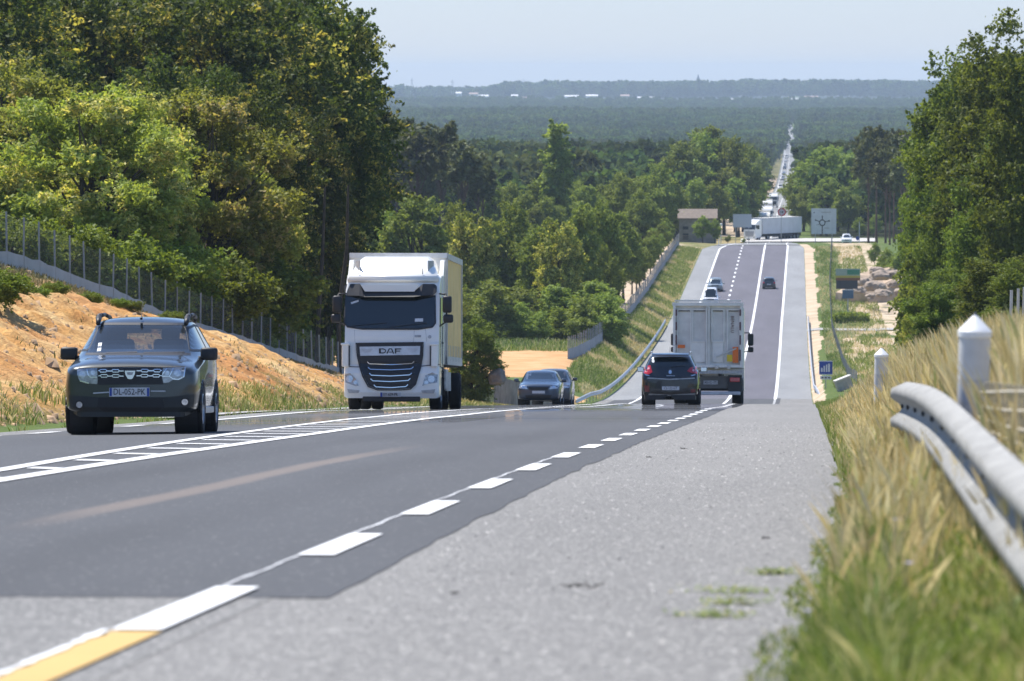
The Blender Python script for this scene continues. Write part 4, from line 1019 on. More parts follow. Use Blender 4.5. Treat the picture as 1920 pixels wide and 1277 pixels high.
    for x in (526, 856):
        mb = MB(); mb.box((I(x, 0)[0], y0, zc), (.03, .003, .108)); mb.done('plate_band', M['blue'], pl)
    # roof rails, mirrors, wheels, interior
    for sx in (-1, 1):
        mb = MB(); mb.tube([(sx*.60, .30, 1.49), (sx*.605, .12, 1.575), (sx*.61, -.05, 1.60), (sx*.61, -.9, 1.63), (sx*.60, -1.55, 1.60), (sx*.57, -1.75, 1.52)], [.03, .042, .036, .024, .03, .025], 10)
        mb.done('roof_rail', M['black'], root, smooth=True)
    mirrors(root, .83, .78, 1.08, M['black'], 1.15)
    for sx in (-1, 1):
        for ay in arches: wheel(root, sx*.80, ay, r, .235)
        for ay in arches:
            mb = MB(); pts = [(sx*.895, ay+math.cos(t)*r*1.15, r*.94+math.sin(t)*r*1.15) for t in np.linspace(-.1, PI+.1, 14)]; mb.tube(pts, .022, 6)
            mb.done('wheel_arch_trim', M['black'], root, smooth=True)
        mb = MB(); mb.box((sx*.88, 0, .32), (.05, 1.8, .09), bev=.015); mb.done('side_sill', M['galv_dull'], root)
        for yy in (.86, -.42):
            pass
    mb = MB(); mb.box((0, .72, 1.0), (1.35, .5, .16), bev=.04); mb.box((0, -.5, .75), (1.4, 2.4, .2)); mb.done('dashboard', M['inside'], root)
    for sx in (-.36, .36):
        mb = MB(); mb.box((sx, -.05, .98), (.46, .16, .62), (.15, 0, 0), bev=.06); mb.box((sx, -.12, 1.36), (.25, .09, .18), bev=.04); mb.done('seat', plain('grey_seat_cloth', (.10, .105, .115), .9), root, smooth=True)
    for sx in (-.4, .4):
        mb = MB(); mb.box((sx, -1.0, 1.18), (.28, .10, .2), bev=.04); mb.done('rear_headrest', M['inside'], root, smooth=True)
    mb = MB(); mb.lathe([(.17, -.012), (.185, 0), (.17, .012)], 'y', 20, (.36, .45, 1.06)); mb.done('steering_wheel', M['inside'], root)
    mb = MB(); mb.box((0, .33, 1.405), (.25, .03, .07), bev=.015); mb.box((0, .36, 1.46), (.03, .02, .08)); mb.done('inside_mirror', M['inside'], root)
    mb = MB(); mb.cyl((.02, .18, 1.56), (.02, .12, 1.60), .02, .008, 8); mb.cyl((.02, .12, 1.60), (.02, -.1, 1.86), .004, .002, 5); mb.done('roof_aerial', M['black'], root)
    ptc('windscreen_sticker', [[I(330, 380), I(362, 378), I(362, 410), I(330, 412)], [I(332, 425), I(366, 423), I(366, 460), I(332, 462)]], M['signwhite'], .0065, g=.5)
    for a_, b_ in ((I(420, 470), I(700, 462)), (I(760, 468), I(1120, 462))): ptc('wiper', stroke([a_, b_], .016), M['black'], .022)
    place(root, -8.93, 77.6, PI+.035)
dark_suv()
# ---------------------------------------------------------------- white cab over truck with yellow curtain box, oncoming
def truck_wheels(root, front_y, rears, x=1.03, r=.50, w=.30, alloy='alloy'):
    for sx in (-1, 1):
        wheel(root, sx*x, front_y, r, w, alloy=alloy)
        for ry in rears: wheel(root, sx*(x-.17), ry, r, w, True, alloy=alloy)
def bvh_of(objs):
    V = []; Pg = []
    for o in objs:
        k = len(V); V += [o.matrix_world @ v.co for v in o.data.vertices]; Pg += [tuple(i+k for i in p.vertices) for p in o.data.polygons]
    return BVHTree.FromPolygons(V, Pg)
def white_truck():
    root = empty('oncoming_truck'); tag(root, 'white cab-over box truck with yellowish curtain side driving towards the camera', 'truck')
    I = lambda x, y: (-(x-457)/268, (1165-y)/268)
    Wm = M['white']
    mb = MB(); prof = [(.0, .95), (.03, 1.3), (.0, 1.9), (-.04, 2.12), (-.26, 3.0), (-.34, 3.28), (-.55, 3.48), (-1.2, 3.55), (-2.15, 3.55), (-2.15, 1.0), (-1.9, .95)]
    mb.prism(prof, 'x', -1.225, 1.225)
    ed = [e for e in mb.b.edges if abs(e.verts[0].co.x-e.verts[1].co.x) < 1e-4 and (max(e.verts[0].co.y, e.verts[1].co.y) > -1.3 or e.verts[0].co.z > 3.4)]
    bmesh.ops.bevel(mb.b, geom=ed, offset=.11, segments=4, affect='EDGES', profile=.5)
    cab = mb.done('cab', Wm, root)
    mb = MB(); mb.prism([(.10, .30), (.14, .45), (.12, .95), (.02, 1.17), (-1.0, 1.17), (-1.0, .42), (-.7, .30)], 'x', -1.24, 1.24)
    ed = [e for e in mb.b.edges if abs(e.verts[0].co.x-e.verts[1].co.x) < 1e-4 and max(e.verts[0].co.y, e.verts[1].co.y) > -.1 and abs(e.verts[0].co.x) > 1.2]
    bmesh.ops.bevel(mb.b, geom=ed, offset=.10, segments=4, affect='EDGES', profile=.5)
    bmp = mb.done('bumper', Wm, root)
    # roof fairing
    mb = MB(); q = [(-.55, 3.47, 1.12), (-.62, 3.56, 1.12), (-1.25, 3.98, .98), (-2.0, 4.03, 1.0), (-2.1, 3.5, 1.14)]
    A = []; 
    for y, z, w in q: A.append([mb.b.verts.new((s*w*k, y-(.18 if abs(s*k) > .9 else 0), z-(.10 if abs(s*k) > .9 and z > 3.6 else 0))) for s, k in ((-1, 1), (-1, .84), (-1, .5), (1, 0), (1, .5), (1, .84), (1, 1))])
    for a, b in zip(A, A[1:]):
        for i in range(6): mb.b.faces.new((a[i], a[i+1], b[i+1], b[i]))
    for i in (0, 6):
        vs = [a[i] for a in A]; mb.b.faces.new(vs)
    fair = mb.done('roof_fairing', Wm, root, smooth=True)
    for sx in (-1, 1):
        mb = MB(); mb.prism([(-1.45, 1.2), (-2.42, 1.2), (-2.42, 3.95), (-1.9, 3.92), (-1.45, 3.5)], 'x', sx*1.14, sx*1.25); mb.done('side_deflector', Wm, root)
        mb = MB(); mb.box((sx*.95, -.9, 3.72), (.02, .4, .34), (0, 0, sx*.3)); mb.done('fairing_strut', M['galv_dull'], root)
    mb = MB(); mb.prism([(-.36, 3.30), (-.30, 3.42), (-.42, 3.53), (-.75, 3.55), (-.75, 3.3)], 'x', -1.19, 1.19)
    bmesh.ops.bevel(mb.b, geom=mb.b.edges[:], offset=.035, segments=2, affect='EDGES'); mb.done('roof_lip', Wm, root, smooth=True)
    for x in (I(215, 0)[0], I(663, 0)[0]):
        mb = MB(); mb.cyl((x, -.4, 3.53), (x, -.42, 3.68), .012, .006, 6); mb.done('roof_aerial', M['black'], root)
    bv = bvh_of([cab, bmp]); P_ = lambda n, p, m, off=.01, par=root, g=.3: patch(n, p, 'F', m, par, bv, off, g)
    wd = P_('windscreen', [I(128, 372), I(752, 372), I(757, 560), I(735, 585), I(640, 600), I(250, 600), I(150, 585), I(125, 560)], M['glass'], .012)
    P_('windscreen_seal', stroke([I(126, 372), I(755, 372), I(758, 562), I(738, 588), I(640, 603), I(250, 603), I(147, 588), I(123, 562)], .04, True), M['black'], .02, wd)
    P_('screen_sticker', [I(165, 418), I(218, 400), I(222, 412), I(170, 430)], M['signwhite'], .016, wd); P_('screen_sticker', [I(615, 530), I(672, 528), I(672, 550), I(615, 552)], M['signwhite'], .016, wd)
    P_('wiper', stroke([I(170, 583), I(420, 560)], .02)+stroke([I(440, 590), I(700, 560)], .02), M['black'], .03, wd)
    # sun visor with white centre
    mb = MB(); xs = [I(x, 0)[0] for x in (115, 150, 230, 265, 640, 672, 730, 766)]
    ring_t = [(115, 300), (135, 288), (228, 288), (262, 338), (610, 338), (668, 288), (745, 288), (766, 300)]
    ring_b = [(122, 348), (140, 370), (225, 372), (262, 380), (610, 380), (655, 372), (740, 365), (762, 345)]
    tv = []; bv_ = []
    for (x, y), (x2, y2) in zip(ring_t, ring_b):
        u, z = I(x, y); u2, z2 = I(x2, y2); dy = -.06-.22*(abs(u)/1.2)**4; tv.append(((u, dy-.10, z))); bv_.append((u2, dy+.06, z2))
    for i in range(7):
        mb.quad(tv[i], tv[i+1], bv_[i+1], bv_[i]); mb.quad(*[(p[0], p[1]-.06, p[2]) for p in (tv[i], bv_[i], bv_[i+1], tv[i+1])])
        mb.quad(bv_[i], bv_[i+1], (bv_[i+1][0], bv_[i+1][1]-.06, bv_[i+1][2]), (bv_[i][0], bv_[i][1]-.06, bv_[i][2]))
    vis = mb.done('sun_visor', M['black'], root)
    mb = MB(); a, b = I(235, 296), I(640, 342); mb.prism([(a[0], a[1]), (b[0]+.0, a[1]), (b[0]+.11, b[1]), (a[0]-.11, b[1])], 'y', -.22, -.13); mb.done('visor_light_panel', Wm, vis)
    gr = P_('grille', [I(210, 706), I(674, 700), I(668, 790), I(652, 880), I(622, 985), I(590, 1014), I(520, 1020), I(360, 1020), I(300, 1000), I(262, 930), I(238, 860), I(222, 790)], plain('grille_black', (.016, .018, .024), .4), .02)
    P_('grille_border', stroke([I(205, 704), I(678, 697), I(672, 790), I(656, 880), I(625, 988), I(590, 1020), I(520, 1027), I(360, 1027), I(296, 1004), I(257, 932), I(233, 860), I(217, 790)], .03, True), M['black'], .045, gr)
    dp = P_('badge_panel', [I(232, 727), I(655, 721), I(652, 782), I(238, 790)], plain('brushed_panel', (.55, .56, .58), .3, .5), .045, gr)
    yb = max(v.co.y for v in dp.data.vertices)+.004
    # DAF lettering, wide bold strokes
    lt = []
    def LT(pts, w=.028): lt.extend(stroke([I(*p) for p in pts], w))
    LT([(375, 744), (375, 770)], .05); LT([(368, 742), (400, 742), (414, 750), (414, 762), (400, 770), (368, 770)])
    LT([(424, 774), (440, 741), (456, 741), (470, 774)], .032); LT([(436, 764), (460, 764)], .02)
    LT([(484, 774), (484, 742)], .034); LT([(478, 742), (524, 742)]); LT([(482, 757), (516, 757)], .024)
    mb = MB()
    for q_ in lt:
        mb.quad(*[(p[0], yb+.004, p[1]) for p in q_])
    mb.done('badge_lettering', M['ink'], dp)
    for x0, y0 in ((285, 748), (600, 744)):
        P_('badge_wing', [I(x0-42, y0-8), I(x0+40, y0-4), I(x0+22, y0+18), I(x0-20, y0+22)], M['galv'], .052, dp)
    for x0, x1, y in ((290, 610, 846), (296, 606, 883), (306, 596, 925), (316, 586, 964), (338, 570, 1006)):
        P_('chrome_bar', stroke([I(x0-3, y-14), I(x0+12, y), I((x0+x1)/2, y+5), I(x1-12, y-3), I(x1+3, y-17)], .022), M['chrome'], .06, gr)
        P_('grille_bar', stroke([I(x0-20, y-16), I((x0+x1)/2, y-6), I(x1+18, y-18)], .045), M['black'], .04, gr)
    for s, xs in ((0, (132, 150, 206, 228, 170)), (1, (780, 762, 700, 672, 740))):
        a0, a1, a2, a3, am = xs
        hd = P_('headlight', [I(a0, 920), I(a0+(a1-a0)*.2, 975), I(a2, 1000 if s == 0 else 985), I(a3, 998), I(a3-(a3-a0)*.2, 950 if s == 0 else 925), I(am, 905 if s else 912)], plain('lamp_reflector', (.30, .31, .33), .15, .6, coat=1, vary=.5, scale=20), .02)
        P_('headlight_lens', [circ(*I(am-5, 950), .09), circ(*I(a2, 975), .055)], M['lamp'], .035, hd)
        P_('fog_light', [I(a1, 1022), I(a3+(8 if s == 0 else -8), 1030), I(a3, 1048), I(a1+(10 if s == 0 else -10), 1050)], M['galv_dull'], .02)
    P_('panel_joint', stroke([I(118, 858), I(170, 866), I(235, 868)], .02)+stroke([I(652, 862), I(720, 855), I(795, 850)], .02), M['ink'], .012)
    P_('panel_joint', stroke([I(195, 610), I(200, 700)], .008)+stroke([I(612, 612), I(608, 698)], .008)+stroke([I(690, 605), I(700, 690)], .008), M['galv_dull'], .008)
    for x0, x1 in ((108, 162), (732, 775)):
        c = I((x0+x1)/2, 0)[0]; mb = MB(); mb.box((c, .07, 1.42), (.19, .10, .62), bev=.03); mb.box((c, .09, 1.70), (.24, .12, .06), bev=.02); o = mb.done('corner_vent', Wm, root)
        mb = MB(); mb.box((c+(.1 if c < 0 else -.1), .09, 1.40), (.03, .08, .52)); mb.done('vent_slot', M['black'], o)
    P_('front_sticker', [I(615, 645), I(660, 645), I(660, 660), I(615, 660)], M['galv_dull'], .012); P_('round_mark', [circ(*I(720, 657), .045)], M['galv_dull'], .012)
    pl = P_('number_plate', [I(380, 1045), I(522, 1045), I(522, 1075), I(380, 1075)], M['plate'], .06)
    yb = max(v.co.y for v in pl.data.vertices)+.003
    text_mesh('plate_text', 'EY-609-PR', .11, M['ink'], pl, (I(452, 0)[0], yb, I(0, 1060)[1]), (PI/2, 0, PI), .002, .78)
    mb = MB(); mb.box((I(388, 0)[0], yb, I(0, 1060)[1]), (.05, .004, .11)); mb.done('plate_band', M['blue'], pl)
    mb = MB(); mb.box((0, .09, .28), (1.5, .06, .14), bev=.02); mb.done('bumper_lip', M['black'], root)
    # mirrors
    for sx in (-1, 1):
        mb = MB(); mb.box((sx*1.43, -.05, 2.74), (.24, .14, .44), bev=.05); mb.box((sx*1.46, -.05, 2.37), (.26, .14, .22), bev=.05)
        mb.tube([(sx*1.2, -.3, 3.02), (sx*1.40, -.06, 3.0), (sx*1.42, -.06, 2.3), (sx*1.2, -.25, 2.16)], .022, 6); mb.done('mirror', M['black'], root, smooth=True)
        mb = MB(); mb.box((sx*1.235, -.95, 2.55), (.012, .85, .75), bev=.004); mb.done('door_window', M['glass'], root)
        mb = MB(); mb.box((sx*1.235, -.48, 1.95), (.01, .012, 1.9)); mb.box((sx*1.235, -1.45, 1.95), (.01, .012, 1.9)); mb.box((sx*1.25, -1.3, 1.75), (.03, .2, .04)); mb.done('door_gap', M['ink'], root)
        mb = MB()
        for z in (.45, .8, 1.12): mb.box((sx*1.18, -.62, z), (.1, .5, .05))
        mb.box((sx*1.12, -.65, .75), (.03, .5, .8)); mb.done('cab_step', M['black'], root)
        mb = MB()
        for i, t in enumerate(np.linspace(0, PI, 9)): mb.box((sx*1.1, -1.42+math.cos(t)*.60, .5+math.sin(t)*.60), (.30, .24, .04), (-(t-PI/2), 0, 0))
        mb.done('mudguard', M['black'], root)
    # cargo box
    mb = MB(); mb.box((0, -2.62, 2.65), (2.54, .08, 2.92)); mb.done('box_front_wall', plain('box_front_white', (.66, .66, .65), .45), root)
    mb = MB(); mb.box((0, -6.2, 4.10), (2.58, 7.3, .07)); mb.box((0, -2.60, 4.07), (2.58, .12, .13)); mb.done('box_roof', plain('box_roof_white', (.60, .60, .60), .5), root)
    for sx in (-1, 1):
        mb = MB(); mb.box((sx*1.27, -2.62, 2.65), (.06, .14, 2.9)); mb.box((sx*1.27, -9.85, 2.65), (.06, .14, 2.9)); mb.box((sx*1.28, -6.2, 4.05), (.05, 7.3, .16)); mb.box((sx*1.27, -6.2, 1.30), (.06, 7.3, .22))
        mb.done('box_frame', M['dirtywhite'], root)
        ys = np.linspace(-2.70, -9.78, 90); mbv = []; zz = [1.38, 2.2, 3.1, 3.98]
        V = [(sx*(1.262+.022*math.sin(y*9.5+z*.6)*math.sin(y*2.3)+(.0)), y, z) for y in ys for z in zz]
        Fq = [[i*4+j, i*4+j+1, (i+1)*4+j+1, (i+1)*4+j] for i in range(89) for j in range(3)]
        mesh_np('side_curtain', V, Fq, plain('yellow_curtain', (.82, .57, .21), .65, vary=.12, scale=1.5), root, smooth=True)
        for k, yy in enumerate(np.linspace(-3.2, -9.4, 9)):
            mb = MB(); mb.box((sx*1.30, yy, 1.50), (.012, .05, .42)); mb.done('curtain_strap', M['dirtywhite'], root)
        mb = MB(); mb.box((sx*1.2, -4.6, .75), (.04, 2.2, .5)); mb.box((sx*1.05, -3.4, .8), (.4, 1.0, .55), bev=.04); mb.done('side_guard', M['galv_dull'], root)
    mb = MB(); mb.box((0, -9.88, 2.65), (2.5, .06, 2.8)); mb.done('rear_door', M['dirtywhite'], root)
    mb = MB(); mb.box((.42, -5.4, .95), (.1, 8.6, .28)); mb.box((-.42, -5.4, .95), (.1, 8.6, .28)); mb.box((0, -6.2, 1.18), (2.4, 7.2, .06)); mb.box((0, -1.2, .85), (1.5, 2.0, .5)); mb.box((0, -3.6, .8), (1.9, .5, .5)); mb.done('chassis', M['inside'], root)
    truck_wheels(root, -1.42, (-7.6,), 1.06)
    place(root, -10.50, 147.5, PI+.005)
white_truck()
# ---------------------------------------------------------------- tipper lorry seen from behind
def tipper():
    root = empty('tipper_lorry'); tag(root, 'dusty white tipper lorry seen from behind in the right lane', 'truck')
    I = lambda x, y: ((x-832)/221, (1092-y)/221)
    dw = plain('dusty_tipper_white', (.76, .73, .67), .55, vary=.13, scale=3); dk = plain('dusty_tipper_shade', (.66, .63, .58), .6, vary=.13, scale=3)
    mb = MB(); mb.box((0, 4.2, 2.45), (2.46, 8.2, 2.25)); mb.done('tipper_body', dw, root)
    mb = MB(); mb.box((0, .05, 3.60), (2.56, .22, .12)); mb.box((0, .05, 3.72), (2.40, .18, .06)); mb.box((0, .05, 1.36), (2.5, .2, .10))
    for sx in (-1, 1): mb.box((sx*1.21, .04, 2.45), (.09, .2, 2.3)); mb.box((sx*.04, -.02, 2.48), (.045, .06, 2.15))
    mb.done('door_frame', dw, root)
    for k, (x0, x1) in enumerate(((592, 692), (714, 816), (868, 956), (994, 1082))):
        a, b = I(x0, 345), I(x1, 590 if k in (1, 2) else 700)
        # each door panel framed by raised ribs
        mb = MB(); cx, cz = (a[0]+b[0])/2, (a[1]+b[1])/2; w, h = b[0]-a[0], a[1]-b[1]
        for (px, pz, sx, sz) in ((cx, a[1]+.02, w+.08, .05), (cx, b[1]-.02, w+.08, .05), (a[0]-.02, cz, .05, h), (b[0]+.02, cz, .05, h)): mb.box((px, .06, pz), (sx, .05, sz), bev=.008)
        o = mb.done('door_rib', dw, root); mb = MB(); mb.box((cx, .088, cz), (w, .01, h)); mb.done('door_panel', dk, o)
        mb = MB(); mb.box((cx, .055, a[1]-.025), (w*.9, .03, .03)); mb.done('panel_slot', M['inside'], o)
    for x0, x1 in ((690, 815), (868, 956)):
        a, b = I(x0, 600), I(x1, 760); mb = MB(); mb.box(((a[0]+b[0])/2, .07, (a[1]+b[1])/2), (b[0]-a[0], .03, a[1]-b[1]), bev=.01); mb.done('lower_door_panel', dw, root)
    for x in (580, 1090):
        for y0, y1 in ((340, 390), (440, 505), (545, 620), (350 if x == 580 else 660, 352 if x == 580 else 750)):
            if y1-y0 < 10: continue
            mb = MB(); c = I(x, (y0+y1)/2); mb.box((c[0], -.07, c[1]), (.055, .012, (y1-y0)/221)); mb.done('reflective_strip', plain('dark_red_strip', (.10, .03, .035), .3), root)
    text_mesh('door_lettering', 'BENALU', .17, plain('lettering_brown', (.12, .05, .045), .5), root, (I(1027, 0)[0], .04, I(0, 458)[1]), (PI/2, -PI/2*-1, 0), .003, 1.0)
    for (x0, y0, x1, y1, m) in ((1030, 638, 1076, 765, 'orange'), (985, 700, 1028, 755, 'yelp'), (592, 622, 650, 648, 'orange')):
        a, b = I(x0, y0), I(x1, y1); mb = MB(); mb.box(((a[0]+b[0])/2, -.07, (a[1]+b[1])/2), (b[0]-a[0], .02, a[1]-b[1])); mb.done('marker_plate', M[m], root)
    mb = MB(); mb.tube([(I(900, 0)[0], -.08, I(0, 720)[1]), (I(1060, 0)[0], -.08, I(0, 650)[1])], .03, 6); mb.done('tailgate_lever', M['dirtywhite'], root)
    for x in (640, 1000, 905):
        mb = MB(); c = I(x, 800); mb.box((c[0], -.06, c[1]), (.12, .12, .14), bev=.02); mb.done('door_latch', M['dirtywhite'], root)
    # rear beam, lights, underrun bar
    mb = MB(); mb.box((0, .1, I(0, 838)[1]), (2.5, .2, .12)); mb.done('rear_beam', M['galv_dull'], root)
    mb = MB(); mb.box((0, .25, I(0, 920)[1]), (1.5, .08, .45)); mb.done('rear_crossmember', plain('grimy_grey', (.12, .115, .105), .8), root)
    for sx in (-1, 1):
        o = MB(); o.box((sx*.98, .12, I(0, 935)[1]), (.50, .1, .66), bev=.02); o = o.done('mudflap', M['black'], root)
        mb = MB(); mb.box((sx*.98, .05, I(0, 900)[1]), (.36, .08, .16), bev=.02); mb.done('tail_light', M['red'], root)
        mb = MB(); mb.box((sx*1.27, .1, I(0, 885)[1]), (.10, .03, .03)); mb.done('side_marker', M['galv_dull'], root)
    pl = MB(); pl.box((.1, .19, I(0, 922)[1]), (.52, .02, .14)); pl = pl.done('number_plate', M['galv_dull'], root)
    text_mesh('plate_text', 'AB-122-ZT', .12, M['ink'], pl, (.1, .175, I(0, 922)[1]), (PI/2, 0, 0), .002, .78)
    mb = MB(); mb.box((0, .02, I(0, 1008)[1]), (2.36, .10, .13), bev=.02); mb.done('underrun_bar', M['galv'], root)
    mb = MB(); mb.box((.42, 5, .95), (.1, 9.5, .3)); mb.box((-.42, 5, .95), (.1, 9.5, .3)); mb.box((0, 1.6, .62), (2.0, .3, .3)); mb.done('chassis', M['inside'], root)
    for sx in (-1, 1):
        for ry in (1.1, 2.4, 3.7): wheel(root, sx*1.05, ry, .5, .36)
        wheel(root, sx*1.05, 10.0, .5, .30)
    # tractor cab ahead of the body
    mb = MB(); mb.prism([(8.6, .9), (8.6, 3.5), (10.2, 3.5), (10.9, 2.9), (11.1, 2.0), (11.1, .5), (9, .5)], 'x', -1.23, 1.23); mb.done('cab', M['white'], root)
    for sx in (-1, 1):
        mb = MB(); mb.box((sx*1.46, 10.6, I(0, 552)[1]), (.22, .14, .46), bev=.05); mb.box((sx*1.46, 10.6, I(0, 636)[1]), (.22, .14, .2), bev=.04)
        mb.tube([(sx*1.2, 10.4, 2.7), (sx*1.42, 10.6, 2.7), (sx*1.42, 10.6, 2.0), (sx*1.2, 10.4, 1.98)], .02, 6); mb.done('mirror', M['black'], root)
    place(root, -3.22, 206, 0)
tipper()
# ---------------------------------------------------------------- black SUV from behind
def black_suv():
    Pm = car_paint('black_metallic', (.016, .017, .021), .4, .25)
    root = empty('black_suv'); tag(root, 'black SUV seen from behind moving out beside the tipper lorry', 'car')
    Lc, W, H = 4.37, 1.84, 1.66; r = .34; arches = (1.28, -1.33); zb = .24; belt = 1.06
    I = lambda x, y: ((x-508)/247, (1085-y)/247)
    me, bvh = loft_body(base_stations(Lc, W, H, .95, zb=zb, belt=belt), 4, arches, r); me.materials.append(Pm); mesh_obj('body', me, None, root); underside(root, Lc, W, zb, arches, r)
    p = lambda n, q, m, off=.008, par=root, ax='B', g=.08: patch(n, q, ax, m, par, bvh, off, g)
    rw = p('rear_window', [I(338, 772), I(352, 700), I(370, 690), I(650, 690), I(672, 702), I(690, 775), I(620, 790), I(400, 790)], M['glass'], .008)
    p('window_sticker', [circ(*I(374, 742), .045, ry=.06)], M['signwhite'], .014, rw)
    p('rear_wiper', stroke([I(515, 790), I(620, 778)], .02), M['black'], .02, rw)
    for s in (0, 1):
        pts = [(305, 782), (352, 775), (368, 830), (340, 848), (300, 838)] if s == 0 else [(712, 782), (668, 792), (640, 820), (672, 835), (718, 842)]
        t = p('tail_light', [I(*q) for q in pts], M['red'], .016); c = (338, 800) if s == 0 else (690, 815); p('light_core', circ(*I(*c), .035), plain('pale_red_lens', (.8, .35, .4), .15, coat=1), .022, t)
        pts = [(288, 932), (345, 938), (345, 985), (288, 985)] if s == 0 else [(670, 965), (735, 960), (735, 985), (670, 990)]
        p('bumper_reflector', [I(*q) for q in pts], plain('dark_red_reflector', (.16, .01, .015), .2, coat=.6), .012)
        pts = [(300, 935), (348, 935), (348, 950), (300, 952)]
    p('boot_trim', stroke([I(330, 876), I(508, 886), I(700, 876)], .035), M['galv_dull'], .012); p('bumper_lip', stroke([I(340, 1005), I(508, 1012), I(720, 1000)], .05), M['galv_dull'], .014)
    p('boot_gap', stroke([I(320, 868), I(508, 876), I(712, 868)], .012)+stroke([I(330, 1000), I(330, 900)], .008), M['ink'], .01)
    for sx in (-1, 1): p('chrome_bar', stroke([(sx*.66, .92), (sx*.80, .955)], .028), M['chrome'], .014)
    b = p('badge', [circ(*I(508, 828), .05, ry=.065)], M['chrome'], .016)
    p('boot_lettering', stroke([I(478, 858), I(545, 858)], .022), M['galv_dull'], .014)
    pl = p('number_plate', [I(445, 942), I(580, 942), I(580, 970), I(445, 970)], M['plate'], .035, g=.5); yb = min(v.co.y for v in pl.data.vertices)-.003
    text_mesh('plate_text', 'CS-122-GT', .115, M['ink'], pl, (I(512, 0)[0], yb, I(0, 956)[1]), (PI/2, 0, 0), .002, .8)
    p('lower_bumper', [I(300, 1010), I(730, 1005), I(720, 1045), I(310, 1048)], M['black'], .012)
    for sd, ax in ((1, 'R'), (-1, 'L')):
        for sw in ([(.75, 1.12), (.15, 1.5), (-.38, 1.53), (-.38, 1.12)], [(-.44, 1.12), (-.44, 1.53), (-1.2, 1.5), (-1.45, 1.18)]): p('side_window', sw, M['glass'], .006, ax=ax)
        mb = MB(); mb.tube([(sd*.63, .1, 1.66), (sd*.63, -.9, 1.685), (sd*.61, -1.55, 1.65)], .022, 8); mb.done('roof_rail', M['galv'], root)
    p('windscreen', [(-.7, 1.1), (.7, 1.1), (.57, 1.53), (-.57, 1.53)], M['glass'], ax='F')
    mb = MB(); mb.box((0, -1.92, 1.60), (1.18, .26, .03), (.15, 0, 0), bev=.01); mb.done('roof_spoiler', Pm, root)
    mb = MB(); mb.cyl((-.02, -1.6, 1.65), (-.02, -1.72, 1.85), .006, .004, 5); mb.done('roof_aerial', M['black'], root)
    mirrors(root, .90, .72, 1.13, Pm, 1.1)
    for sx in (-1, 1):
        for ay in arches: wheel(root, sx*.80, ay, r, .235)
    root.scale = (1, 1, 1.05)
    place(root, -4.02, 183, 0)
black_suv()
# ---------------------------------------------------------------- other cars
navy = car_paint('blue_grey_metallic', (.045, .065, .10), .5, .3)
c, bv = simple_car('oncoming_estate_car', 'dark blue-grey estate car driving towards the camera right of the white truck', 'car', 4.57, 1.78, 1.47, .86, navy, rear='suv')
for sx in (-1, 1): patch('headlight_chrome', circ(sx*.62, .76, .07, ry=.05), 'F', M['chrome'], c, bv, .03)
place(c, -10.60, 236, PI)
c, bv = simple_car('following_van', 'dark van closely following the blue-grey estate car', 'van', 4.6, 1.8, 1.72, 1.0, car_paint('dark_van_paint', (.05, .05, .06), .2, .35), rear='van', belt=1.15, detail=False, cowl=1.3, rooff=.7)
place(c, -11.02, 258, PI)
c, bv = simple_car('white_van', 'small white van climbing towards the camera in the slow lane beyond the tipper lorry', 'van', 4.8, 2.0, 2.3, 1.15, car_paint('white_car_paint', (.8, .8, .8), 0, .3), rear='van', belt=1.12, detail=False, cowl=1.3, rooff=.75)
place(c, -10.38, 686, PI)
c, bv = simple_car('grey_car', 'grey car just behind the small white van on the far slope', 'car', 4.5, 1.95, 1.7, .95, car_paint('grey_green_paint', (.26, .30, .31), .4, .35), detail=False)
place(c, -10.4, 727, PI)
c, bv = simple_car('dark_hatchback', 'dark small car seen from behind in the right lane of the far slope', 'car', 4.0, 1.75, 1.5, .88, car_paint('dark_grey_paint', (.04, .045, .055), .3, .35), detail=False)
place(c, -3.6, 733, 0)
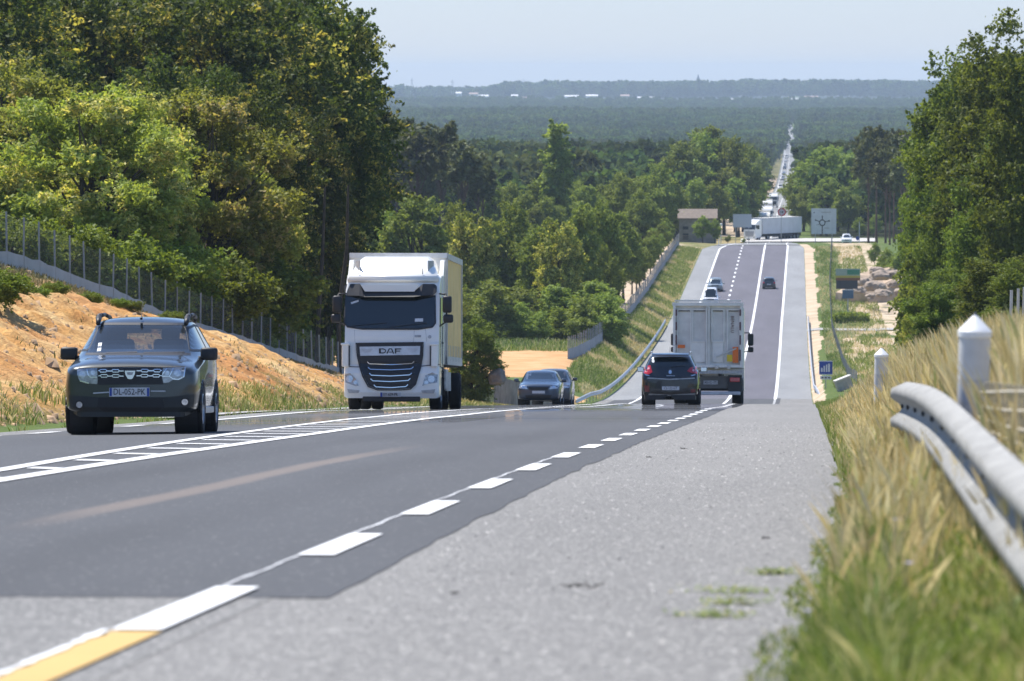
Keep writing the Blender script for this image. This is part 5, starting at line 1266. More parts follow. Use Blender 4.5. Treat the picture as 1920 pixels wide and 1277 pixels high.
# ---------------------------------------------------------------- lorries
def lorry(name, label, boxm, group=None, blen=8, cabm='white', arti=False, boxh=3.9, window='glass'):
    root = empty(name); tag(root, label, 'truck', group)
    mb = MB(); mb.prism([(0, .35), (.03, 1.2), (-.03, 2.0), (-.28, 2.95), (-.6, 3.3), (-1.9, 3.75), (-2.1, 3.7), (-2.1, .9), (-1.2, .5)], 'x', -1.23, 1.23)
    ed = [e for e in mb.b.edges if abs(e.verts[0].co.x-e.verts[1].co.x) < 1e-4 and max(e.verts[0].co.y, e.verts[1].co.y) > -.7]
    bmesh.ops.bevel(mb.b, geom=ed, offset=.1, segments=2, affect='EDGES'); cab = mb.done('cab', M[cabm], root); bv = bvh_of([cab])
    patch('windscreen', [(-1.12, 2.02), (1.12, 2.02), (1.08, 2.85), (-1.08, 2.85)], 'F', M['glass'], root, bv, .012, .5)
    patch('grille', [(-.8, .75), (.8, .75), (.95, 1.7), (-.95, 1.7)], 'F', M['inside'] if not arti else M['galv_dull'], root, bv, .015, .5)
    for sx in (-1, 1):
        patch('headlight', [(sx*.75, .55), (sx*1.1, .55), (sx*1.12, .75), (sx*.8, .75)], 'F', M['lamp'], root, bv, .015, .5)
        mb = MB(); mb.box((sx*1.4, -.1, 2.5), (.2, .14, .6), bev=.03); mb.box((sx*1.28, -.15, 2.7), (.14, .04, .04)); mb.done('mirror', M['black'], root)
        mb = MB(); mb.box((sx*1.236, -.95, 2.4), (.012, .8, .7)); mb.done('door_window', M['glass'], root)
    y0 = -2.5; mb = MB(); mb.box((0, y0-blen/2, (1.15+boxh)/2), (2.52, blen, boxh-1.15), bev=.03); bx = mb.done('cargo_box', boxm, root)
    mb = MB(); mb.box((0, y0-blen/2, boxh+.03), (2.55, blen, .05)); mb.done('box_roof', M['dirtywhite'], bx)
    for sx in (-1, 1):
        mb = MB(); mb.box((sx*1.2, y0-blen/2, .75), (.04, blen*.5, .4)); mb.done('side_guard', M['inside'], root)
    mb = MB(); mb.box((0, y0-blen/2+1, .98), (.9, blen+2.5, .25)); mb.done('chassis', M['inside'], root)
    rears = (-4.4, y0-blen+1.2, y0-blen+2.4, y0-blen+3.6) if arti else (y0-blen+1.8,)
    for sx in (-1, 1):
        wheel(root, sx*1.05, -1.3, .5, .3)
        for ry in rears: wheel(root, sx*1.03, ry, .5, .36)
    return root
wb = plain('trailer_pale_grey', (.50, .52, .54), .5, vary=.08, scale=.8); ww = plain('trailer_white', (.72, .73, .74), .45, vary=.05)
t = lorry('articulated_lorry', 'white articulated lorry with pale grey trailer crossing at the roundabout', wb, blen=13.4, arti=True, boxh=3.95)
mb = MB(); mb.box((1.27, -14.4, 2.5), (.012, .9, 1.3)); mb.done('trailer_emblem', plain('faded_blue_print', (.32, .38, .50), .5), t)
mb = MB(); mb.box((1.272, -15.0, 1.5), (.012, 1.7, .45)); mb.done('trailer_stripe', plain('faded_violet_print', (.35, .36, .55), .5), t)
t.rotation_euler = (0, 0, math.radians(180-31)); t.location = (-8.45, 1012, gz(-8.4, 1015)+.25)
Q = 'vehicles queueing beyond the roundabout'
t = lorry('queue_truck', 'white lorry first in the queue directly behind the crossing lorry', ww, Q); place(t, -6.7, 1150, PI, dz=.1)
t = lorry('queue_truck', 'second lorry of the queue with a white cab', wb, Q, 7); place(t, -6.6, 1240, PI, dz=.1)
t = lorry('queue_truck', 'lorry with a flat white roof in the middle of the queue', ww, Q, 8); place(t, -7.1, 1350, PI, dz=.1)
t = lorry('queue_truck', 'tall white box lorry at the back of the group of lorries', ww, Q, 8); place(t, -6.5, 1540, PI, dz=.1)
cols = {'w': car_paint('white_car_paint', (.8, .8, .8), 0, .3), 'k': car_paint('dark_grey_paint', (.04, .045, .055), .3, .35), 'g': car_paint('silver_paint', (.4, .42, .45), .6, .35), 'r': car_paint('dark_red_paint', (.2, .02, .02), .3, .3)}
for nm, lb, ck, X, d, h, H in [
    ('distant_van', 'small white van alone on the far road above the group of lorries', 'w', -6.7, 2250, PI, 2.3), ('distant_car', 'silver car above the lone white van on the far road', 'g', -6.7, 2820, PI, 1.5),
    ('distant_car', 'dark car in the tight pair halfway up the far road', 'k', -6.8, 3020, PI, 1.6), ('distant_van', 'white van leading the tight pair halfway up the far road', 'g', -6.9, 3100, PI, 2.2),
    ('distant_van', 'white van near the bend of the far road', 'w', -6.7, 3450, PI, 2.5), ('distant_van', 'white van with a dark front below the top of the far road', 'w', -6.6, 3900, PI, 2.6),
    ('distant_van', 'white van between the last lorry and the lone white van', 'w', -6.9, 1800, PI, 2.3), ('distant_car', 'silver car just above the last lorry of the group', 'g', -6.8, 1690, PI, 1.6), ('distant_van', 'pale van just ahead of the silver car on the far road', 'g', -6.8, 2600, PI, 2.2), ('distant_car', 'white car in the upper queue of the far road', 'w', -6.7, 3300, PI, 1.6), ('distant_van', 'highest white van of the far queue', 'w', -6.6, 4300, PI, 2.5), ('distant_car', 'white car driving away just beyond the roundabout', 'w', -3.2, 2050, 0, 1.5),
    ('distant_car', 'grey car driving away on the right side of the far road', 'k', -3.2, 2950, 0, 1.5), ('distant_car', 'small dark car driving away higher on the right side of the far road', 'k', -3.2, 3700, 0, 1.5)]:
    van = 'van' in nm
    c, bv = simple_car(nm, lb, 'van' if van else 'car', 5.0 if van else 4.4, 2.0 if van else 1.8, H, 1.1 if van else .88, cols[ck], 'distant vehicles on the far road', rear='van' if van else 'suv', belt=1.3 if van else .98, detail=False, r=.34, cowl=1.4 if van else 1.0, rooff=.9 if van else .25)
    place(c, X, d, h, dz=.1)
t = lorry('distant_truck', 'white lorry at the very top of the far road', ww, 'distant vehicles on the far road', 8); place(t, -6.5, 4850, PI, dz=.1)
# white van parked by the roundabout
c, bv = simple_car('parked_white_van', 'small white vehicle near the roundabout right of the far slope', 'van', 4.4, 1.8, 1.75, .95, cols['w'], rear='van', belt=1.1, detail=False)
c.location = P(1587, 458, 965); c.location.z = gz(c.location.x, 965); c.rotation_euler = (0, 0, PI)
# ---------------------------------------------------------------- barriers, posts, fences
def rail(name, label, d0, d1, Xf, top, step, group=None, endcap=True, flip=1, mat='galv', post_step=2.0, flare=None):
    root = empty(name, (0, 0, 0)); tag(root, label, 'guardrail', group)
    prof = [(0, 0), (-.025, -.012), (-.078, -.035), (-.083, -.08), (-.02, -.125), (-.005, -.155), (-.02, -.185), (-.083, -.23), (-.078, -.275), (-.03, -.298), (0, -.31)]
    ds = np.arange(d0, d1+.01, step); V = []; k = len(prof)
    for d in ds:
        X = Xf(d); z = float(road_z(d)+camber(X))+top(d) if callable(top) else float(road_z(d)+camber(X))+top
        for a, b in prof: V.append((X+a*flip, d, z+b))
    nb = len(V)
    for i in range(nb): V.append((V[i][0]+.004*flip, V[i][1], V[i][2]))
    Fq = []
    for i in range(len(ds)-1):
        for j in range(k-1):
            a = i*k+j; Fq.append([a, a+1, a+k+1, a+k]); Fq.append([a+nb, a+k+nb, a+k+1+nb, a+1+nb])
        for j in (0, k-1): a = i*k+j; Fq.append([a, a+k, a+k+nb, a+nb])
    mesh_np('beam', V, Fq, M[mat], root, smooth=False)
    pp = None
    for d in np.arange(d0+.6, d1, post_step):
        if pp is None:
            mb = MB(); mb.box((0, 0, -.55), (.05, .10, 1.1)); mb.box((-.03*flip, 0, -.14), (.05, .12, .22)); pp = mb.done('post', M['galv_dull'], root)
        else: pp = pp.copy(); C.objects.link(pp)
        X = Xf(d); pp.location = (X+.06*flip, d, float(road_z(d)+camber(X))+(top(d) if callable(top) else top)-.07)
    return root
RX = Spline([4, 10, 17.6, 23, 28, 34, 38.4, 40], [.66, .68, .70, .70, .70, .695, .71, .74]); RT = Spline([4, 10, 17.6, 23, 28, 34, 38.4, 40], [.52, .53, .575, .665, .735, .75, .72, .68])
_rx, _rt = RX, RT; RX = lambda d: float(_rx(d)); RT = lambda d: float(_rt(d))
nr = rail('guardrail', 'pale weathered steel guardrail curving into the dry grass in the right foreground', 6, 39, RX, RT, .4)
M['rail_pale'] = plain('weathered_pale_steel', (.29, .285, .27), .8, 0, vary=.4, scale=9)
for o in nr.children:
    if o.name.startswith('beam'): o.data.materials[0] = M['rail_pale']
for d in np.arange(9.0, 38.5, 2.0):
    for dy in (-.05, .05):
        X = RX(d)-.085; z = float(road_z(d)+camber(X))+RT(d)-.065
        mb = MB(); mb.cyl((X+.082, d+dy, z-.09), (X+.062, d+dy, z-.09), .014, .010, 8); mb.done('bolt', M['inside'], nr)
rail('left_guardrail', 'long steel guardrail along the left shoulder where the road dips', 402, 640, lambda d: float(np.interp(d, [402, 410, 425, 640], [-15.6, -15.1, -14.75, -14.75])), lambda d: float(np.interp(d, [402, 412], [.35, .75])), 4, flip=-1, post_step=4.0)
rail('right_guardrail', 'short steel guardrail along the right shoulder in the dip', 428, 645, lambda d: float(np.interp(d, [428, 445, 645], [1.75, 1.35, 1.25])), lambda d: float(np.interp(d, [428, 440], [.35, .75])), 4, post_step=4.0)
M['postwhite'] = plain('weathered_white_plastic', (.62, .61, .60), .5, vary=.10, scale=9)
M['capwhite'] = plain('white_cap', (.82, .82, .81), .45, vary=.04)
def marker(x, d, top, label, r=.075):
    X = (x-XV)*d/F; z1 = float(road_z(d)+camber(X))+top; z0 = gz(X, d)-.1
    e = empty('marker_post', (X, d, z0)); tag(e, label, 'marker post', 'white marker posts')
    h = z1-z0; mb = MB(); mb.lathe([(r*.97, 0), (r, .1), (r, h-.10)], 'z', 28); mb.done('shaft', M['postwhite'], e, smooth=True)
    mb = MB(); mb.lathe([(r*.98, h-.105), (r*1.07, h-.10), (r*1.07, h-.075), (r*.9, h-.06), (r*.15, h-.002), (0.001, h)], 'z', 28); c = mb.done('cap', M['capwhite'], e)
    mb = MB(); mb.cyl((0, -.001, h-.015), (0, -.001, h+.012), .008, .004, 8); mb.done('cap_tip', M['galv_dull'], c)
    mb = MB(); mb.lathe([(r*1.004, h-.42), (r*1.006, h-.30)], 'z', 28); mb.done('grey_band', plain('faded_reflective_band', (.50, .50, .52), .4, vary=.08), e, smooth=True)
    e.rotation_euler = (0, .02, 0)
marker(1820, 27, 1.10, 'large white marker post with conical cap behind the foreground guardrail')
marker(1650, 66, 1.08, 'smaller white marker post standing further off in the dry grass', .078)
# welded mesh panel behind the rail
e = empty('wire_mesh_panel', (0, 0, 0)); tag(e, 'beige wire mesh panel leaning in the grass behind the guardrail', 'wire mesh')
mw = plain('beige_wire', (.46, .41, .31), .7, vary=.1)
for k in range(6):
    mb = MB(); pts = []
    for t in np.linspace(0, 1, 5): d = 28-t*7; X = .83+.10*t; pts.append((X+k*.004, d, float(road_z(d))+.44+k*.062+.02*math.sin(t*3+k)))
    mb.tube(pts, .008, 6); mb.done('horizontal_wire', mw, e)
for t in np.linspace(0, 1, 22):
    d = 28-t*7; X = .84+.10*t; mb = MB(); mb.cyl((X, d, float(road_z(d))+.2), (X+.02, d-.05, float(road_z(d))+.79), .007, .007, 6); mb.done('vertical_wire', mw, e)
# thin posts far right
for i, (x, y, d) in enumerate([(1892, 560, 62), (1905, 556, 66), (1916, 552, 70)]):
    X = (x-XV)*d/F; g = gz(X, d); mb = MB(); z1 = -(y-YH)*d/F; mb.cyl((0, 0, 0), (.02, 0, z1-g+.2), .018, .016, 6); o = mb.done('thin_post', M['galv'], None, loc=(X, d, g-.1))
    tag(o, ['left', 'middle', 'right'][i]+' one of three thin grey posts under the oaks at the right edge', 'post', 'thin grey posts at the right edge')
# wire fences
def mesh_mat(name, cov, c=(.20, .21, .21), cell=9.0):
    m, n, b = mat_new(name); out = n.nodes['Material Output']; b.inputs['Base Color'].default_value = col(*c); b.inputs['Roughness'].default_value = .6
    t = nd(n, 'ShaderNodeBsdfTransparent'); f = noise(n, cell, 1, .5, stretch=(1, 1, 3)); mx = nd(n, 'ShaderNodeMixShader')
    L(n, mrange(n, f, .3, .7, cov*.6, cov*1.4), mx.inputs[0]); L(n, t.outputs[0], mx.inputs[1]); L(n, b.outputs[0], mx.inputs[2]); L(n, mx.outputs[0], out.inputs[0]); return m
def fence(label, pts, h, sheet_h, step, meshm, sheetm, postm, name='wire_fence', pr=.032, tall=()):
    root = empty(name, (0, 0, 0)); tag(root, label, 'fence')
    P_ = [Vector((p[0], p[1], 0)) for p in pts]; seg = []; tot = 0
    for a, b in zip(P_, P_[1:]): seg.append((tot, a, b)); tot += (b-a).length
    def at(s):
        for t0, a, b in reversed(seg):
            if s >= t0: return a.lerp(b, (s-t0)/(b-a).length)
        return P_[0]
    ss = np.arange(0, tot, step/2); V = []; V2 = []; r_ = random.Random(3)
    for i, s in enumerate(ss):
        p = at(s); g = gz(p.x, p.y); sag = -.06 if i % 2 else 0
        V += [(p.x, p.y, g+sheet_h*.9), (p.x, p.y, g+h*.5), (p.x, p.y, g+h-.06+sag*.5)]
        w = r_.uniform(-.03, .03); V2 += [(p.x+.02+w, p.y-.03, g-.12), (p.x+.02, p.y-.03-w, g+sheet_h*.5), (p.x+.02, p.y-.03, g+sheet_h+sag*.5+w)]
    Fq = [[i*3+j, i*3+j+1, i*3+j+4, i*3+j+3] for i in range(len(ss)-1) for j in (0, 1)]
    mesh_np('wire_mesh', V, Fq, meshm, root)
    mesh_np('lower_sheet', V2, Fq, sheetm, root)
    base = None
    for i, s in enumerate(np.arange(0, tot, step)):
        p = at(s); g = gz(p.x, p.y)
        if base is None:
            mb = MB(); mb.cyl((0, 0, -.3), (0, 0, h), pr, pr*.9, 7); base = mb.done('post', postm, root); o = base
        else: o = base.copy(); C.objects.link(o)
        o.location = (p.x, p.y-.05, g); o.rotation_euler = (r_.uniform(-.02, .02), r_.uniform(-.025, .025), 0); o.scale = (1, 1, r_.uniform(.97, 1.04) if i not in tall else 1.12)
    return root
pm = plain('grey_fence_post', (.30, .30, .29), .7, vary=.2, scale=2)
fence('wire fence with grey posts and lower sheet along the left bank', [(XF(150), 150), (XF(178), 178), (XF(200), 200), (XF(225), 225), (XF(255), 255), (XF(300), 300), (-20.2, 335)], 1.78, .55, 2.75, mesh_mat('fence_netting', .13), plain('grey_fence_sheet', (.36, .37, .38), .7, vary=.12, scale=1), pm, pr=.034)
fence('grey meshed fence beyond the dip on the left side of the road', [(-19.2, 478), (-18.5, 520), (-18.3, 640), (-18.2, 880)], 1.9, .9, 3.0, mesh_mat('far_fence_netting', .16, (.28, .29, .31)), plain('far_fence_sheet', (.30, .31, .34), .7, vary=.1, scale=.5), pm, pr=.04)
fence('low fence winding through the grass on the right beyond the dip', [(4.6, 440), (4.2, 475), (4.0, 560), (3.8, 625), (4.2, 740), (5.4, 900)], 1.0, .38, 4.0, mesh_mat('low_netting', .25, (.3, .3, .33)), plain('low_fence_sheet', (.30, .30, .34), .7, vary=.1, scale=.5), pm, 'low_fence', pr=.04)
# ---------------------------------------------------------------- signs
def board(root, name, cx, cz, w, h, mat, y=0, t=.04):
    mb = MB(); mb.box((cx, y, cz), (w, t, h), bev=min(w, h)*.02); return mb.done(name, mat, root)
def sign_root(name, label, cat, x, d):
    X = (x-XV)*d/F; e = empty(name, (X, d, gz(X, d))); tag(e, label, cat); return e
def zpix(y, d, e): return -(y-YH)*d/F-e.location.z
# blue service sign
d = 430; e = sign_root('blue_sign', 'square blue sign with white bars above a small white plate beside the right verge', 'road sign', 1549, d)
a, b = zpix(676, d, e), zpix(702, d, e); board(e, 'post', 0, (a+b)/2/2, .07, a, M['galv_dull'], .05, .07)
pn = board(e, 'panel', 0, (a+b)/2, 1.0, a-b, M['blue'])
for k, (x0, w, h) in enumerate([(-.30, .12, .30), (-.12, .10, .45), (.06, .10, .55), (.24, .14, .62)]): board(pn, 'white_bar', x0, b+.22+h/2, w, h, M['signwhite'], -.03, .01)
for zz in (a-.03, b+.03): board(pn, 'white_edge', 0, zz, 1.0, .04, M['signwhite'], -.028, .01)
pl = board(e, 'plate', 0, b-.22, .85, .26, M['signwhite']); 
for k in range(3): board(pl, 'black_print', -.25+k*.25, b-.22, .14, .10, M['ink'], -.03, .01)
# direction panel
d = 655; e = sign_root('direction_panel', 'wide dark panel with green top and yellow band right of the far slope', 'road sign', 1590, d)
z = lambda y: zpix(y, d, e); w = 46*d/F
board(e, 'post', 0, z(545)/2, .14, z(545), M['galv_dull'], .08, .1)
board(e, 'top_band', 0, (z(503)+z(516))/2, w, z(503)-z(516), plain('pale_green_panel', (.30, .38, .30), .5)); board(e, 'green_patch', w*.22, (z(505)+z(514))/2, w*.5, z(505)-z(514), plain('sign_green', (.05, .22, .13), .5), -.03)
board(e, 'yellow_band', 0, (z(516)+z(520))/2, w, z(516)-z(520), plain('sign_ochre', (.42, .36, .06), .5)); board(e, 'brown_band', 0, (z(520)+z(525))/2, w, z(520)-z(525), plain('sign_brown', (.20, .09, .04), .5))
board(e, 'dark_panel', -w*.04, (z(525)+z(541))/2, w*.88, z(525)-z(541), plain('sign_dark', (.045, .05, .06), .5))
lo = board(e, 'lower_panel', 0, (z(543)+z(559))/2, 21*d/F, z(543)-z(559), plain('sign_blue_grey', (.07, .13, .20), .5)); board(lo, 'pale_edge', 0, z(543)+.02, 21*d/F, .08, M['signwhite'], -.03, .02)
# roundabout board
d = 958; e = sign_root('roundabout_board', 'large white roundabout direction board with a black ring diagram', 'road sign', 1544.5, d); z = lambda y: zpix(y, d, e); px = d/F
for sx in (-1, 1): board(e, 'post', sx*1.4, z(438)/2, .12, z(438), M['galv_dull'], .06, .1)
pn = board(e, 'panel', 0, (z(390)+z(438))/2, 47*px, z(390)-z(438), plain('board_white', (.58, .61, .65), .5, vary=.12, scale=1.2))
mb = MB()
for q in stroke(circ(-2.8*px, z(417), 5.2*px, 22), 1.9*px, True)+stroke([(-2.8*px, z(423)), (-2.8*px, z(438))], 1.8*px)+stroke([(-2.8*px, z(412)), (-2.8*px, z(405))], 1.6*px)+stroke([(2.4*px, z(415)), (10*px, z(413.5))], 1.4*px)+stroke([(-8*px, z(415)), (-15*px, z(412))], 1.2*px)+stroke([(-7*px, z(419)), (-14*px, z(421))], .6*px)+[circ(10*px, z(413.5), 1.6*px, 8), circ(-15.5*px, z(412), 1.3*px, 8), circ(-2.8*px, z(405), 1.3*px, 8), circ(-18*px, z(398), 1.1*px, 8)]:
    mb.b.faces.new([mb.b.verts.new((p[0], -.03, p[1])) for p in q])
mb.done('ring_diagram', M['ink'], pn)
board(pn, 'grey_print', 4*px, z(397.5), 18*px, 1.6*px, M['galv_dull'], -.03, .01); board(pn, 'blue_print', 6*px, z(427), 9*px, 1.6*px, M['galv_dull'], -.03, .01)
# board seen from the back on the left of the crossing lorry
d = 958; e = sign_root('sign_back', 'blank pale grey back of a large sign left of the crossing lorry', 'road sign', 1392, d); z = lambda y: zpix(y, d, e)
board(e, 'panel', 0, (z(401)+z(426))/2, 35*px, z(401)-z(426), plain('sign_back_grey', (.46, .50, .54), .5))
for sx in (-1, 1): board(e, 'post', sx*1.1, z(426)/2, .1, z(426), M['galv_dull'], .1, .1)
# round prohibition sign
d = 1065; e = sign_root('round_sign', 'round sign with red ring above the crossing trailer', 'road sign', 1466, d); z = lambda y: zpix(y, d, e)
board(e, 'post', 0, z(400)/2, .1, z(400), M['galv_dull'], .06, .08)
mb = MB(); mb.cyl((0, 0, z(397)), (0, -.04, z(397)), .8, .8, 20); dk = mb.done('disc', M['red'], e); mb = MB(); mb.cyl((0, -.045, z(397)), (0, -.06, z(397)), .52, .52, 20); mb.done('white_centre', plain('pinkish_white', (.5, .42, .44), .5), dk); board(dk, 'dark_symbol', 0, z(397), .55, .3, M['inside'], -.07, .01)
# small posts around the roundabout
for x, y0, y1, d, lb, bl in [(1611, 416, 446, 985, 'slim white pole right of the roundabout board', 0), (1352, 419, 446, 930, 'lamp post with a white globe beside the stone barn', 1), (1465, 388, 462, 985, 'thin mast in front of the crossing trailer', 0), (1348, 447, 463, 885, 'short white post at the top of the slope left of the road', 0)]:
    e = sign_root('pole', lb, 'pole', x, d); z = lambda y: zpix(y, d, e); mb = MB(); mb.cyl((0, 0, -.2), (0, 0, z(y0)), .06, .05, 8); mb.done('shaft', M['signwhite'] if x != 1465 else M['galv_dull'], e)
    if bl: mb = MB(); mb.lathe([(.001, -.25), (.2, -.18), (.26, 0), (.2, .18), (.001, .25)], 'z', 12, (0, 0, z(421))); mb.done('globe', M['white'], e, smooth=True)
    else: mb = MB(); mb.cyl((0, 0, z(y0)), (0, 0, z(y0)+.1), .07, .03, 8); mb.done('cap', M['galv_dull'], e)
d = 985; e = sign_root('small_blue_sign', 'small blue round sign on the pale road right of the roundabout', 'road sign', 1608, d); z = lambda y: zpix(y, d, e)
mb = MB(); mb.cyl((0, 0, z(446)), (0, -.05, z(446)), .35, .35, 16); mb.done('disc', M['blue'], e); board(e, 'post', 0, z(446)/2, .06, z(446), M['galv_dull'], .04, .05)
# barn
def barn():
    d = 940; X0, X1 = (1274-XV)*d/F, (1343-XV)*d/F; cx = (X0+X1)/2; g = gz(cx, d)-.3; e = empty('stone_barn', (cx, d, g)); tag(e, 'old grey stone barn with brownish roof left of the roundabout', 'barn')
    w = X1-X0; H = -(407-YH)*d/F-g; HR_ = -(393-YH)*d/F-g; st = plain('grey_rubble_stone', (.24, .22, .19), .95, vary=.25, scale=1.5)
    mb = MB(); mb.prism([(-2.5, 0), (2.5, 0), (2.5, H), (0, HR_-.1), (-2.5, H)], 'x', -w/2, w/2); mb.done('wall', st, e)
    mb = MB()
    for s in (-1, 1): mb.prism([(s*2.8, H-.25), (0, HR_+.02), (0, HR_+.15), (s*2.8, H-.1)], 'x', -w/2-.25, w/2+.25)
    mb.done('roof', plain('brown_grey_tiles', (.20, .16, .13), .9, vary=.25, scale=3), e)
    for i, (ux, uz, uw, uh) in enumerate([(-w*.32, 1.6, .9, 1.0), (-w*.32, 3.0, .9, .5), (.1, 2.2, .5, .8), (w*.3, 2.6, .5, .7)]): board(e, 'opening', ux, uz, uw, uh, M['inside'], -2.52, .03)
    for i in range(3): board(e, 'plank', -w*.32, 1.0+i*.35, 1.1, .12, M['wood'], -2.56, .03)
barn()
for x, yt, wf, lb in [(1318, 402, 1.0, 'olive green bush against the stone barn wall'), (1340, 408, .8, 'bush at the right corner of the stone barn'), (1258, 425, .9, 'low green bush left of the stone barn'), (1365, 440, 1.2, 'low grey green scrub between barn and blank sign'), (1395, 446, 1.3, 'low scrub below the blank sign')]:
    tree('mid', x, 925, yt, lb, 'bush', 'bushes around the stone barn', wf*1.3, int(x), name='barn_bush')
# hedge, rocks, block
def leafbox(name, label, c, size, n, leaf, mat, seed=5, cat='hedge'):
    r = np.random.default_rng(seed); P0 = (r.random((n, 3))-.5)*np.array(size); k = np.argmax(np.abs(P0)/np.array(size), 1); 
    for i in range(3): P0[k == i, i] = np.sign(P0[k == i, i])*size[i]/2*(1+.12*r.normal(size=(k == i).sum()))
    a = r.normal(size=(n, 3)); a /= np.linalg.norm(a, axis=1)[:, None]; b = np.cross(a, r.normal(size=(n, 3))); b /= np.linalg.norm(b, axis=1)[:, None]
    V = np.stack([P0-a*leaf, P0-b*leaf*.6, P0+a*leaf, P0+b*leaf*.6], 1).reshape(-1, 3); o = mesh_np(name, V, np.arange(4*n).reshape(-1, 4), mat); o.location = c; tag(o, label, cat); return o
d = 640; X = (1596-XV)*d/F; leafbox('hedge', 'low dark green hedge below the dark direction panel', (X, d, gz(X, d)+.5), (3.2, 1.2, 1.1), 2600, .14, LM['mid'])
rk = plain('pinkish_boulder', (.33, .26, .20), .95, vary=.25, scale=1.2)
def rock(name, loc, s, seed, mat, parent=None):
    bm = bmesh.new(); bmesh.ops.create_icosphere(bm, subdivisions=3, radius=1); r = random.Random(seed); ph = [r.uniform(0, 9) for _ in range(3)]
    from mathutils import noise as mn
    for v in bm.verts:
        n1 = mn.noise(v.co*1.3+Vector(ph)); n2 = mn.noise(v.co*3.5+Vector(ph)); v.co *= 1+.38*n1+.14*n2
        v.co = Vector((v.co.x*s[0], v.co.y*s[1], max(v.co.z, -.55)*s[2]))
    me = D.meshes.new(name); bm.to_mesh(me); bm.free(); me.materials.append(mat); o = D.objects.new(name, me); link(o, parent); o.location = loc; o.rotation_euler = (0, 0, r.uniform(0, 6)); return o
r_ = random.Random(12); desc = ['lowest left', 'upper left', 'broad middle', 'top', 'upper right', 'lower middle', 'small front', 'right', 'far right', 'lower right', 'small upper', 'back']
for i, (x, y, s) in enumerate([(1612, 545, 1.1), (1622, 530, 1.3), (1640, 538, 1.6), (1650, 518, 1.5), (1672, 516, 1.4), (1655, 550, 1.2), (1632, 556, .8), (1685, 532, 1.5), (1702, 524, 1.3), (1690, 548, 1.1), (1664, 510, .9), (1645, 508, 1.2)]):
    d = 690-(y-508)*.6; p = P(x, y, d); o = rock('boulder', p, (s*.9, s*.7, s*.5), i, rk); tag(o, desc[i]+' pinkish boulder of the heap beside the right oaks', 'boulder', 'pinkish boulders in a heap')
mb = None
moundp = P(1655, 560, 700); o = rock('rubble_mound', (moundp.x, 700, gz(moundp.x, 700)), (6.5, 5, 3.9), 44, plain('pale_earth_heap', (.45, .34, .24), .98, vary=.2, scale=.6)); tag(o, 'mound of pale earth under the heap of pinkish boulders', 'mound')
d = 418; p = P(1587, 720, d); e = empty('concrete_block', (p.x, d, gz(p.x, d)), (0, -.35, .3)); tag(e, 'tilted grey concrete block in the grass right of the blue sign', 'concrete block')
mb = MB(); mb.box((0, 0, .55), (1.15, .6, .8), bev=.05); mb.done('slab', plain('pale_concrete', (.42, .40, .38), .9, vary=.15), e); mb = MB(); mb.box((.05, -.01, 1.0), (1.3, .7, .12), bev=.03); mb.done('lid', plain('pale_lid', (.55, .53, .50), .85), e)
# culvert headwall by the left verge
e = empty('culvert_wall', (0, 0, 0)); tag(e, 'weathered concrete wing wall of a culvert left of the estate car', 'wall')
cw = plain('stained_concrete', (.30, .26, .22), .95, vary=.35, scale=1.2)
pa, pb = P(925, 708, 318), P(1075, 742, 352)
for i in range(8):
    a = pa.lerp(pb, i/8+.004); b = pa.lerp(pb, (i+1)/8-.004); mb = MB(); zb = min(gz(a.x, a.y), gz(b.x, b.y))-.5
    mb.b.faces.new([mb.b.verts.new(v) for v in ((a.x, a.y, zb), (b.x, b.y, zb), (b.x, b.y, b.z), (a.x, a.y, a.z))]); g = bmesh.ops.extrude_face_region(mb.b, geom=mb.b.faces[:])
    for v in g['geom']:
        if isinstance(v, bmesh.types.BMVert): v.co += Vector((.05, .3, .05))
    mb.done('panel', cw, e)
bp = P(932, 700, 317); o = rock('grey_boulder', (bp.x, 317, bp.z-.35), (.5, .45, .55), 9, plain('grey_rock', (.22, .21, .20), .95, vary=.2)); tag(o, 'rounded grey boulder at the top of the culvert wall beside the roadside bush', 'boulder')
# ---------------------------------------------------------------- far town, masts, church
wh = plain('distant_white_wall', (.75, .73, .72), .8, vary=.08, scale=.05); rf = plain('distant_roof', (.34, .25, .22), .9, vary=.15, scale=.1); gl_ = plain('distant_window', (.05, .06, .08), .3)
places = ['leftmost pale', 'second from left', 'low wide', 'small bright', 'long white', 'pinkish', 'grey white', 'flat bright', 'long pale', 'wide white', 'small white', 'bright white', 'pale grey', 'rightmost white', 'isolated']
for i, (x, y, w, h) in enumerate([(860, 178, 10, 6), (888, 180, 16, 7), (905, 183, 22, 5), (965, 183, 12, 6), (985, 187, 20, 6), (1072, 184, 26, 6), (1110, 183, 22, 6), (1172, 184, 16, 8), (1215, 187, 44, 6), (1262, 194, 12, 8), (1300, 192, 20, 8), (1330, 192, 16, 7), (1380, 190, 20, 5), (1520, 186, 26, 7), (1490, 190, 22, 7)]):
    d = 7900+(i*97) % 500; p = P(x, y, d); ww_, hh = w*d/F, h*d/F; g = gz(p.x, d); e = empty('far_building', (p.x, d, g)); tag(e, places[i]+' building of the far town below the hills', 'building', 'white buildings of the far town')
    mb = MB(); top = p.z+hh/2-g; mb.box((0, 0, top/2), (ww_, 14, top)); mb.done('wall', wh, e)
    mb = MB(); mb.prism([(-8, top), (8, top), (0, top+2.2)], 'x', -ww_/2-.5, ww_/2+.5); mb.done('roof', rf if i % 3 == 1 else plain('pale_metal_roof', (.6, .6, .62), .6), e)
    for k in range(3): board(e, 'window', (k-1)*ww_*.3, top-2.4, ww_*.12, 1.5, gl_, -7.1, .2)
d = 10800; p = P(1309, 152, d); e = empty('church', (p.x, d, p.z-12)); tag(e, 'church tower with pointed spire on the horizon hill', 'church')
